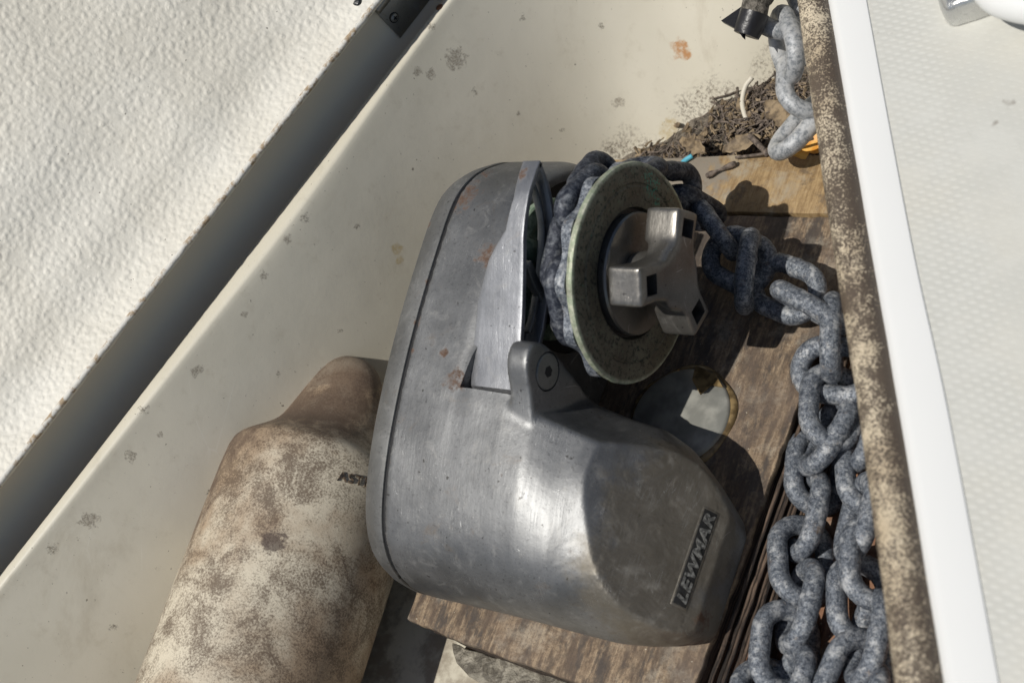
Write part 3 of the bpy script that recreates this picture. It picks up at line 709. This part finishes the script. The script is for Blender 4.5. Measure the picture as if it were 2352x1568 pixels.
# inner green casting with notches, hub shaft
def notch(a, x, r): return 1-.0*x if r < .03 else (1-.16*(1 if math.sin(a*5+.8) > .55 else 0))
wheel = lathe_part([(.0995, .020), (.0995, .045), (.1005, .0465), (.1045, .0465), (.1055, .0455), (.1058, .036), (.103, .034), (.103, .018)], AX, 'gypsy_wheel', M['green'], wl, 120)
wheel['label'] = 'green corroded inner casting of the chain wheel'
for a in range(5):
    an = a*2*math.pi/5+.5; c0 = Vector((.107, AX[0]+.034*math.cos(an), AX[1]+.034*math.sin(an))); rd = Vector((0, math.cos(an), math.sin(an))); tg = Vector((0, -rd.z, rd.y))
    vs = []
    for x in (.103, .1100):
        for (i, j) in ((-1, -1), (1, -1), (.7, 1), (-.7, 1)): vs.append(Vector((x, c0.y, c0.z))+tg*.008*i+rd*.011*j)
    link('tooth', baked(mesh_of(vs, [[3, 2, 1, 0], [4, 5, 6, 7], [0, 1, 5, 4], [1, 2, 6, 5], [2, 3, 7, 6], [3, 0, 4, 7]]), [('BEVEL', {'width': .001, 'segments': 2})]), M['green'], wheel)
lathe_part([(.1035, .020), (.165, .020)], AX, 'wheel_shaft', M['recess'], wheel)
lathe_part([(.1285, .02), (.1285, .034), (.131, .036), (.135, .032), (.141, .029), (.149, .029), (.156, .036), (.160, .045)], AX, 'wheel_drum', M['chain_dark'], wheel)
# scalloped pockets just inside the outer disc
sc_prof = [(.1515, .038), (.1515, .0610), (.1550, .0665), (.1620, .0665), (.1620, .038)]
link('pocket_ring', mesh_of(*lathe_x(sc_prof, AX, 240, fn=lambda a, x, r: 1 if r < .05 else 1+.045*math.sin(a*12))), M['chain'], wheel, angle=50)
DX = .1675
disc_prof = [(.1620, .038), (.1620, .0670), (.1632, .0690), (.1655, .0698), (DX-.0004, .0692), (DX, .0684), (DX, .0568), (DX-.0007, .0560), (DX-.0007, .0548), (DX-.0002, .0541), (DX-.0010, .0418), (DX-.0022, .0410), (DX-.0045, .0406), (DX-.0045, .03)]
link('wheel_disc', mesh_of(*lathe_x(disc_prof, AX, 200, fn=lambda a, x, r: 1 if r < .064 else 1+.004*mnoise.noise(Vector((math.cos(a)*9, math.sin(a)*9, x*300))))), M['bronze'], wheel, angle=35)
lathe_part([(DX-.0046, .036), (DX-.0046, .0409), (DX-.0042, .0409), (DX-.0042, .036)], AX, 'hub_groove', M['recess'], wheel)
lathe_part([(DX-.0040, .030), (DX-.0040, .0380), (DX+.0018, .0388), (DX+.0032, .0380), (DX+.0034, .034), (DX+.0028, .01)], AX, 'hub_plate', M['nut'], wheel, 96)

# clutch nut: three claws with square holes
XC = .2035
ncen = V(1556, 632, XC); NA = (AX[0], AX[1])
NA = ((ncen.y+AX[0])/2, (ncen.z+AX[1])/2)
parts = [lathe_x([(DX+.002, .014), (.182, .0145), (.192, .0185), (.199, .0225), (XC-.0005, .0220), (XC+.0006, .014)], NA, 48)]
cuts = []
hole_px = [(1577, 524), (1494, 655), (1601, 716)]
for u, v in hole_px:
    h = V(u, v, XC); dy, dz = h.y-NA[0], h.z-NA[1]; L = math.hypot(dy, dz); r_ = Vector((0, dy/L, dz/L)); tg = Vector((0, -r_.z, r_.y)); C0 = Vector((0, NA[0], NA[1]))
    def prm(x0, x1, r0, r1, w0, w1):
        return [C0+Vector((x, 0, 0))+r_*r+tg*w_ for x, r, w_ in ((x0, r0, -w0), (x0, r0, w0), (x0, r1, w1), (x0, r1, -w1), (x1, r0, -w0), (x1, r0, w0), (x1, r1, w1), (x1, r1, -w1))]
    bx = [[3, 2, 1, 0], [4, 5, 6, 7], [0, 1, 5, 4], [1, 2, 6, 5], [2, 3, 7, 6], [3, 0, 4, 7]]
    parts.append((prm(DX+.0125, XC+.001, L-.011, L+.0112, .0110, .0122), bx))
    parts.append((prm(.184, XC+.0008, .0, L-.003, .0150, .0108), bx))
    cuts.append((prm(XC-.016, XC+.02, L-.0058, L+.0055, .0062, .0062), bx))
me = mesh_of(*join(*parts))
me = baked(me, [('REMESH', {'mode': 'VOXEL', 'voxel_size': .0009}), ('SMOOTH', {'factor': .7, 'iterations': 60})])
for cv in cuts: me = baked(me, [('BOOLEAN', {'operation': 'DIFFERENCE', 'solver': 'EXACT', 'cut': mesh_of(*cv)})])
nut = link('clutch_nut', me, M['nut'], wl, angle=40)

# name plate on the sloping end face
pa, pb = EP(1560, 1388), EP(1632, 1176); ax_ = (pb-pa).normalized(); up_ = E1.cross(ax_).normalized()
pl = (pb-pa).length; pm = (pa+pb)/2
off = -.0012
def npl(cu, cv, la, lb, z0, z1, cham=.0):
    pts = []
    for (i, j) in ((-1, -1), (1, -1), (1, 1), (-1, 1)): pts.append((i*la/2, j*lb/2))
    vs = [pm+ax_*(cu+x)+up_*(cv+y)+E1*z for z in (z0, z1) for x, y in pts]
    return vs, [[3, 2, 1, 0], [4, 5, 6, 7], [0, 1, 5, 4], [1, 2, 6, 5], [2, 3, 7, 6], [3, 0, 4, 7]]
npo = baked(mesh_of(*npl(0, 0, pl+.004, .0118, -.003, .0006)), [('BEVEL', {'width': .0009, 'segments': 3})])
plate_o = link('name_plate', npo, M['cast'], wl, angle=40)
npi = baked(mesh_of(*npl(0, 0, pl+.001, .0090, -.001, .0008)), [('BEVEL', {'width': .0002, 'segments': 2})])
link('plate_field', npi, M['recess'], plate_o, angle=40)
def text_mesh(s, size, ext, bold=.02, shear=0., sx=1.):
    cu = bpy.data.curves.new('t', 'FONT'); cu.body = s; cu.size = size; cu.extrude = ext; cu.offset = bold*size; cu.shear = shear
    cu.align_x = 'CENTER'; cu.align_y = 'CENTER'; cu.space_character = 1.12
    o = bpy.data.objects.new('t', cu); COL.objects.link(o); dg = bpy.context.evaluated_depsgraph_get(); dg.update()
    me = bpy.data.meshes.new_from_object(o.evaluated_get(dg)); bpy.data.objects.remove(o)
    for v_ in me.vertices: v_.co.x *= sx
    return me
tm = text_mesh('LEWMAR', .0088, .0005, .035, .25)
xs = [v_.co.x for v_ in tm.vertices]; sx_ = (pl-.003)/(max(xs)-min(xs))
ys = [v_.co.y for v_ in tm.vertices]; sy_ = .0070/(max(ys)-min(ys)); ym = (max(ys)+min(ys))/2; xm = (max(xs)+min(xs))/2
for v_ in tm.vertices: v_.co = pm+ax_*((v_.co.x-xm)*sx_)+up_*((v_.co.y-ym)*sy_)+E1*(.0011+v_.co.z)
link('lettering', tm, M['letter'], plate_o, smooth=False)

# ------------------------------------------------------------------ chain links
LD, LL, LWd = .0129, .0618, .0440       # wire, outer length, outer width
def link_mesh(d_=LD, L=LL, Wd=LWd, seg=14):
    rc = (Wd-d_)/2; hl = (L-d_)/2-rc; pts = []; n_ = 12
    for i in range(n_+1): a = -math.pi/2+math.pi*i/n_; pts.append(Vector((hl+rc*math.cos(a), rc*math.sin(a), 0)))
    for i in range(1, 4): pts.append(Vector((hl-2*hl*i/4, rc, 0)))
    for i in range(n_+1): a = math.pi/2+math.pi*i/n_; pts.append(Vector((-hl+rc*math.cos(a), rc*math.sin(a), 0)))
    for i in range(1, 4): pts.append(Vector((-hl+2*hl*i/4, -rc, 0)))
    secs = []; n_ = len(pts)
    for i, p in enumerate(pts):
        t = (pts[(i+1) % n_]-pts[i-1]).normalized(); s = Vector((-t.y, t.x, 0)); r_ = d_/2*(1+.04*nz(p*60))
        if abs(p.x) < .002 and p.y > 0: r_ *= 1.10       # weld bead
        secs.append([p+(s*math.cos(q_)+Z*math.sin(q_))*r_ for q_ in [z*2*math.pi/seg for z in range(seg)]])
    secs.append(secs[0]); bm = bmesh.new()
    vs, fs = loft(secs[:-1], caps=False); n0 = (n_-1)*seg
    for i in range(seg): fs.append([n0+i, n0+(i+1) % seg, (i+1) % seg, i])
    return mesh_of(vs, fs)
LM = link_mesh(); LM.materials.append(M['chain']); LM.shade_smooth()
def place(root, c, t, nrm, mesh=None):
    """link centred at c, long axis t, nrm = normal of its flat side"""
    t = Vector(t).normalized(); nrm = Vector(nrm); nrm = (nrm-t*nrm.dot(t)).normalized(); s = nrm.cross(t)
    m = Matrix((t, s, nrm)).transposed().to_4x4(); m.translation = Vector(c)-root.location
    o = bpy.data.objects.new('link', mesh or LM); COL.objects.link(o); o.parent = root; o.matrix_local = m; return o
def dirpx(u, v, du, dv, z): return (W(u+du, v+dv, z)-W(u, v, z)).normalized()

cA = thing('anchor_chain', (.15, .07, 0), 'grey galvanised anchor chain from the wheel over the block and down beside its grooved edge', 'chain')
# round the wheel
xw = .1455
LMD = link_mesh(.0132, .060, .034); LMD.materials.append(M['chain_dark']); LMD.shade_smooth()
for i in range(7):
    a = math.radians(104+i*41-41); rc_ = .0445 if i else .052
    rd = Vector((0, math.cos(a), math.sin(a))); tg = Vector((0, -rd.z, rd.y))
    place(cA, Vector((xw, AX[0], AX[1]))+rd*rc_, tg, rd if i % 2 == 1 else Vector((1, 0, 0)), LMD)
for (u, v), tg, nr_ in (((1368, 424), (-.2, .95, -.5), (.75, .2, .3)), ((1452, 400), (0, .75, -.66), (0, .66, .75)), ((1545, 428), (.1, .55, -.83), (1, 0, .1)), ((1588, 478), (.2, .2, -.95), (-.3, .9, .1))):
    place(cA, V(u, v, .1400), tg, nr_, LMD)
# from the wheel across the wood to the right
S = [((1640, 520), 40, 55, .030, 'e'), ((1698, 598), 55, 28, .022, 'f'), ((1718, 623), -8, 60, .034, 'e'), ((1805, 664), 60, 25, .020, 'f'), ((1862, 706), 60, 32, .030, 'e'), ((1912, 775), -3, 60, .024, 'e'), ((1920, 850), 60, 5, .010, 'f')]
for (u, v), du, dv, z, kd in S:
    t = dirpx(u, v, du, dv, z); c_ = W(u, v, z)
    vc = (Vector(CAM.tolist())-c_).normalized()+Vector((0, 0, .3))
    if kd == 'f': place(cA, c_, t, vc)
    else: place(cA, c_, t, t.cross(vc))
SA = [((1912, 935), -2, 60, .004, 'f2'), ((1916, 1006), -35, 62, .002, 'e'), ((1878, 1081), -6, 60, -.018, 'f2'), ((1872, 1189), -12, 60, -.010, 'e'), ((1842, 1288), 4, 60, -.020, 'f2'), ((1856, 1397), -14, 60, -.012, 'e'), ((1802, 1490), -6, 60, -.020, 'f2'), ((1830, 1595), -20, 60, -.012, 'e'), ((1775, 1610), 30, 50, -.022, 'f2')]
def strand(root, L, q=-.35, mesh=None):
    for (u, v), du, dv, z, kd in L:
        t = dirpx(u, v, du, dv, z); c_ = W(u, v, z)
        vc = (Vector(CAM.tolist())-c_).normalized(); sd = t.cross(vc).normalized()
        nf = (vc+sd*q).normalized(); nf = (nf-t*nf.dot(t)).normalized()
        if kd == 'f2': place(root, c_, t, nf, mesh)
        else: place(root, c_-sd*(LWd-LD)/2*q*.94, t, t.cross(nf), mesh)
for j in range(len(SA)):
    if SA[j][4] == 'e': SA[j] = SA[j][:3]+((SA[j-1][3]+SA[min(j+1, len(SA)-1)][3])/2, 'e')
strand(cA, SA)
cB = thing('anchor_chain', (.30, -.1, -.03), 'grey galvanised chain lying closest to the beige seal, right of the other strand', 'chain')
SB = [((1990, 985), -10, 60, -.012, 'e'), ((1985, 1088), 6, 60, -.018, 'f2'), ((1980, 1195), -14, 60, -.010, 'e'), ((1998, 1290), 0, 60, -.006, 'f2'), ((1968, 1382), 2, 60, -.020, 'f2'), ((2003, 1472), -12, 60, -.012, 'e'), ((1950, 1560), -25, 60, -.020, 'f2'), ((1985, 1640), -20, 60, -.014, 'e')]
strand(cB, [((u_+12, v_), p_, q_, z_, k_) for (u_, v_), p_, q_, z_, k_ in SB])
cT = thing('anchor_chain', (.2, .2, .03), 'pale sunlit chain in the bow corner above the leaf litter', 'chain')
ST = [((1768, -75), 12, 60, .082, 'e'), ((1785, 18), 16, 60, .078, 'f2'), ((1820, 98), 22, 60, .068, 'e'), ((1852, 192), -2, 60, .046, 'f2'), ((1852, 298), -42, 50, .026, 'e')]
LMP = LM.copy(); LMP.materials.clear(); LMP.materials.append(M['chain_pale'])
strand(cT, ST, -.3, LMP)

# ------------------------------------------------------------------ fender
fr_ = .0735
A0, A1 = W(548, 1640, .035), W(742, 1090, .035); fd = (A1-A0).normalized(); fd.z = 0; fd.normalize()
froot = thing('boat_fender', A0.lerp(A1, .5), 'dirty mildewed cream boat fender lying left of the windlass', 'fender')
L0 = (A1-A0).length
prof = [(-.40, fr_), (-.2, fr_), (0, fr_), (L0*.5, fr_), (L0-.006, fr_), (L0+.004, fr_*.97), (L0+.009, fr_*.90), (L0+.016, fr_*.78), (L0+.024, fr_*.66), (L0+.032, fr_*.57), (L0+.046, fr_*.49), (L0+.060, fr_*.42), (L0+.074, fr_*.36), (L0+.086, fr_*.26), (L0+.092, fr_*.08)]
fs_ = fd.cross(Z).normalized(); secs = []
for t, r_ in prof:
    neck = max(0, (t-L0-.012)/.08)
    secs.append([A0+fd*t+fs_*(math.cos(q_)*r_*(1+.25*neck))+Z*(math.sin(q_)*r_*(1-.30*neck)+neck*.012) for q_ in [z*2*math.pi/64 for z in range(64)]])
me = mesh_of(*loft(secs)); me = baked(me, [('SUBSURF', {'levels': 1})])
fb = link('fender_body', me, M['fender'], froot, angle=0)
# embossed letters on the shoulder
def fsurf(u, v):
    o_ = Vector(CAM.tolist()); dd = Vector(ray(u, v).tolist()).normalized(); oo = o_-A0; oo = oo-fd*oo.dot(fd); d2 = dd-fd*dd.dot(fd)
    a = d2.dot(d2); b = 2*oo.dot(d2); c_ = oo.dot(oo)-fr_**2; D = b*b-4*a*c_
    t = (-b-math.sqrt(D))/(2*a); return o_+dd*t
q0, q1 = fsurf(776, 1084), fsurf(838, 1098)
tm = text_mesh('ASTR', .0095, .0003, .01)
xs = [v_.co.x for v_ in tm.vertices]; x0_ = min(xs); adv = (q1-q0).length/(max(xs)-x0_)*1.3
tx = (q1-q0).normalized()
for v_ in tm.vertices:
    p = q0+tx*((v_.co.x-x0_)*adv)
    ax_p = A0+fd*(p-A0).dot(fd); rn = (p-ax_p).normalized(); upv = rn.cross(tx).normalized()
    p = p+upv*(v_.co.y-.003); ax_p = A0+fd*(p-A0).dot(fd); rn = (p-ax_p).normalized(); v_.co = ax_p+rn*(fr_+.0002+v_.co.z)
k = N('letter_dark'); link('moulded_letters', tm, k.done(k.mix(k.ramp(k.noise(500, 3), .4, .65), (.03, .022, .018), (.20, .14, .09)), .7), froot, smooth=False)

# ------------------------------------------------------------------ litter in the corner
k = N('twig_bark'); M['twig'] = k.done(k.mix(k.ramp(k.noise(300, 4), .35, .65), (.055, .042, .034), (.19, .15, .12)), .8, 0, k.bump(k.noise(500, 3), .5, .001))
k = N('dead_leaf'); M['leafb'] = k.done(k.mix(k.ramp(k.noise(160, 4), .35, .65), (.10, .072, .045), (.27, .20, .12)), .7, 0, k.bump(k.noise(200, 3), .5, .001))
k = N('orange_leaf'); M['leafo'] = k.done(k.mix(k.ramp(k.noise(150, 4), .4, .68), (.62, .27, .035), (.72, .42, .10)), .5, 0, k.bump(k.noise(260, 3), .4, .001))
k = N('dust_dirt'); M['dirt'] = k.done(k.mix(k.ramp(k.noise(180, 6, .75), .4, .62), (.075, .06, .045), (.27, .23, .18)), .9, 0, k.bump(k.noise(260, 6, .75), 1., .004))
k = N('white_cable'); M['cable'] = k.done((.60, .56, .47), .5)
k = N('blue_scrap'); M['blue'] = k.done((.10, .42, .55), .5)
k = N('black_tape'); M['tape'] = k.done((.012, .012, .014), .38, 0, k.bump(k.noise(200, 3), .5, .001))
k = N('grey_rope'); M['rope'] = k.done(k.mix(k.ramp(k.noise(300, 4), .35, .65), (.05, .045, .035), (.20, .18, .15)), .9, 0, k.bump(k.math('ADD', k.noise(1, 2, vec=k.map((900, 900, 900))), k.noise(160, 3)), .8, .002))

# dirt bed: low mound filling corner
secs = []; gx = 46; gy = 34; vs = []; fs = []
for i in range(gx+1):
    for j in range(gy+1):
        x = -.01+.29*i/gx; y = .150+.185*j/gy
        h = -.040+.030*math.exp(-((x-.15)/.07)**2-((y-.215)/.045)**2)+.016*math.exp(-((x-.06)/.05)**2-((y-.185)/.02)**2)+.010*math.exp(-((x-.21)/.05)**2-((y-.20)/.05)**2)
        h += .004*nz((x*60, y*60, 0))+.0025*nz((x*170, y*170, 4))
        edge_ = min(i, gx-i, j, gy-j)
        if edge_ == 0: h = -.055
        vs.append((x, y, h))
for i in range(gx):
    for j in range(gy):
        a = i*(gy+1)+j; fs.append([a, a+1, a+gy+2, a+gy+1])
tag(link('leaf_litter', mesh_of(vs, fs), M['dirt'], angle=0), 'grey dusty dirt and crumbs heaped in the bow corner', 'dirt', kind='stuff')
def hgt(x, y): return -.040+.030*math.exp(-((x-.15)/.07)**2-((y-.215)/.045)**2)+.016*math.exp(-((x-.06)/.05)**2-((y-.185)/.02)**2)+.010*math.exp(-((x-.21)/.05)**2-((y-.20)/.05)**2)
vs, fs = [], []
rnd = random.Random(3)
for i in range(900):
    if rnd.random() < .72: x = rnd.gauss(.150, .032); y = rnd.gauss(.212, .022)
    else: x = rnd.uniform(.03, .2); y = rnd.gauss(.178, .008)
    z = hgt(x, y)+rnd.uniform(.001, .008); a = rnd.uniform(0, 6.28); L = rnd.choice((.006, .010, .016, .024))*rnd.uniform(.6, 1.2); r_ = rnd.uniform(.0004, .0012)
    p = Vector((x, y, z)); dv = Vector((math.cos(a), math.sin(a), rnd.uniform(-.3, .35))); bd = Vector((-dv.y, dv.x, .3))*L*rnd.uniform(-.2, .2)
    vs, fs = join((vs, fs), tube([p-dv*L/2, p+bd, p+dv*L/2], r_, 5, taper=lambda t: 1.1-.7*t))
tag(link('twig_litter', mesh_of(vs, fs), M['twig'], angle=0), 'tangle of fine dark twigs on the dirt in the bow corner', 'twigs', kind='stuff')
vs, fs = [], []
for i in range(520):
    if rnd.random() < .6: x = rnd.gauss(.148, .030); y = rnd.gauss(.210, .022)
    else: x = rnd.uniform(.03, .2); y = rnd.gauss(.180, .010)
    z = hgt(x, y)+rnd.uniform(.002, .009); a = rnd.uniform(0, 6.28); L = rnd.uniform(.002, .008); r_ = rnd.uniform(.0004, .0016)
    p = Vector((x, y, z)); dv = Vector((math.cos(a), math.sin(a), rnd.uniform(-.3, .35)))
    vs, fs = join((vs, fs), tube([p-dv*L/2, p+Vector((0, 0, L*.1)), p+dv*L/2], r_, 4, taper=lambda t: 1.1-.7*t))
tag(link('husk_litter', mesh_of(vs, fs), M['leafb'], smooth=False), 'pale tan husks and crumbs scattered over the twigs in the bow corner', 'litter', kind='stuff')
def leaf(c, dirv, L, Wd, curl, mt, name, label, cat, seed=0, tiltv=(0, 0, 1)):
    dirv = Vector(dirv).normalized(); up = Vector(tiltv).normalized(); s = up.cross(dirv).normalized(); up = dirv.cross(s); vs = []; fs = []; a_, b_ = 12, 6
    for i in range(a_+1):
        t = i/a_; w_ = Wd*math.sin(math.pi*min(1, t*.96+.03))**.7
        for j in range(b_+1):
            f = j/b_*2-1; vs.append(c+dirv*(t-.5)*L+s*f*w_/2*(1+.5*nz((t*7, f*.4, seed))+.25*nz((t*25, f*.4, seed)))+up*(curl*(f*f)*Wd+.06*L*math.sin(t*3+seed)+.0012*nz((t*8, f*5, seed))))
    for i in range(a_):
        for j in range(b_): q_ = i*(b_+1)+j; fs.append([q_, q_+1, q_+b_+2, q_+b_+1])
    me = baked(mesh_of(vs, fs), [('SOLIDIFY', {'thickness': .0005})])
    return tag(link(name, me, mt, angle=0), label, cat)
leaf(W(1846, 334, .006), dirpx(1846, 334, 60, -18, .0), .038, .021, .12, M['leafo'], 'orange_leaf', 'bright orange leaf tucked under the beige seal', 'leaf', 2, (-.1, -.4, 1))
leaf(W(1790, 262, .004), dirpx(1750, 250, 50, 38, .0), .040, .017, .05, M['leafb'], 'bark_piece', 'tan cracked bark piece in the middle of the twig litter', 'bark', 4, (-.2, -.3, 1))
leaf(W(1706, 330, .002), dirpx(1700, 330, 60, -16, .0), .032, .012, .10, M['leafb'], 'dead_leaf', 'curled brown leaf at the edge of the board below the twig tangle', 'leaf', 5, (-.1, -.4, 1))
leaf(W(1600, 338, .003), dirpx(1600, 338, 40, 24, .0), .026, .013, .2, M['leafb'], 'dead_leaf', 'small dark curled leaf beside the blue scrap', 'leaf', 6, (-.1, -.5, 1))
def stick(name, pts, r_, mt, label, cat, z, taper=None):
    P_ = [W(u, v, z if not isinstance(z, (list, tuple)) else z[i]) for i, (u, v) in enumerate(pts)]
    return tag(link(name, mesh_of(*tube(spline(P_, 6), r_, 10, taper=taper)), mt, angle=0), label, cat)
stick('twig', [(1622, 405), (1650, 392), (1690, 375)], .0022, M['twig'], 'short dark twig lying alone on the yellow board', 'twig', .0045, lambda t: .8+.3*math.sin(t*9))
stick('twig', [(1722, 312), (1745, 335), (1764, 356)], .0022, M['twig'], 'thick brown twig leaning on the board edge left of the orange leaf', 'twig', .008)
stick('twig', [(1690, 362), (1760, 352), (1820, 335), (1868, 318)], .0011, M['twig'], 'long thin stem crossing the orange leaf', 'twig', [.004, .008, .014, .016])
stick('cable', [(1728, 178), (1712, 200), (1705, 235), (1712, 268), (1722, 285)], .0019, M['cable'], 'short arc of dirty white cable against the hull side', 'cable', [.002, .0, -.004, -.006, -.01])
stick('plastic_scrap', [(1560, 386), (1572, 370), (1590, 358)], .0019, M['blue'], 'thin light blue plastic scrap above the chain wheel', 'plastic scrap', .004)
vs, fs = [], []
for i in range(70):
    x = rnd.gauss(.135, .038); y = rnd.gauss(.205, .02); z = hgt(x, y)+rnd.uniform(.003, .009); a = rnd.uniform(0, 6.28); L = rnd.uniform(.004, .012); Wd_ = L*rnd.uniform(.3, .7)
    u_ = Vector((math.cos(a), math.sin(a), rnd.uniform(-.4, .4))); v_ = Vector((-u_.y, u_.x, rnd.uniform(-.5, .5))); c_ = Vector((x, y, z)); o2 = len(vs)
    ring = [c_+u_*L*.5*math.cos(q_)*rnd.uniform(.7, 1.1)+v_*Wd_*.5*math.sin(q_)*rnd.uniform(.7, 1.1)+Z*.0012*math.cos(2*q_) for q_ in [t_*math.pi/4 for t_ in range(8)]]
    vs += ring+[p-Z*.0006 for p in ring]; fs += [[o2+t_ for t_ in range(8)], [o2+15-t_ for t_ in range(8)]]+[[o2+t_, o2+(t_+1) % 8, o2+8+(t_+1) % 8, o2+8+t_] for t_ in range(8)]
tag(link('leaf_crumbs', mesh_of(vs, fs), M['leafb'], smooth=False), 'small broken brown leaf bits lying on the litter heap', 'leaf bits', kind='stuff')
# rope end wrapped in black tape
rroot = thing('rope_end', W(1720, 30, .10), 'grey rope end wrapped in black tape at the top of the picture', 'rope')
RZ = .095
rp = spline([W(1772, -150, .120), W(1755, -70, .112), W(1738, 0, .104), W(1730, 40, .099)], 8)
link('rope', mesh_of(*tube(rp, .0094, 20)), M['rope'], rroot, angle=0)
link('tape_wrap', mesh_of(*tube([W(1733, 30, .100), W(1728, 46, .098), W(1720, 66, .095), W(1714, 82, .093)], .0100, 20, taper=lambda t: 1-.25*max(0, t-.6))), M['tape'], rroot, angle=50)
fl = [W(u, v, RZ+.004) for u, v in ((1708, 12), (1706, 60), (1705, 86), (1693, 68), (1656, 48))]
vs = fl+[p-Z*.003+Vector((.001, 0, 0)) for p in fl]; n_ = len(fl)
fs = [list(range(n_)), [n_+i for i in range(n_)][::-1]]+[[i, (i+1) % n_, n_+(i+1) % n_, n_+i] for i in range(n_)]
link('tape_flag', mesh_of(vs, fs), M['tape'], rroot, smooth=False)
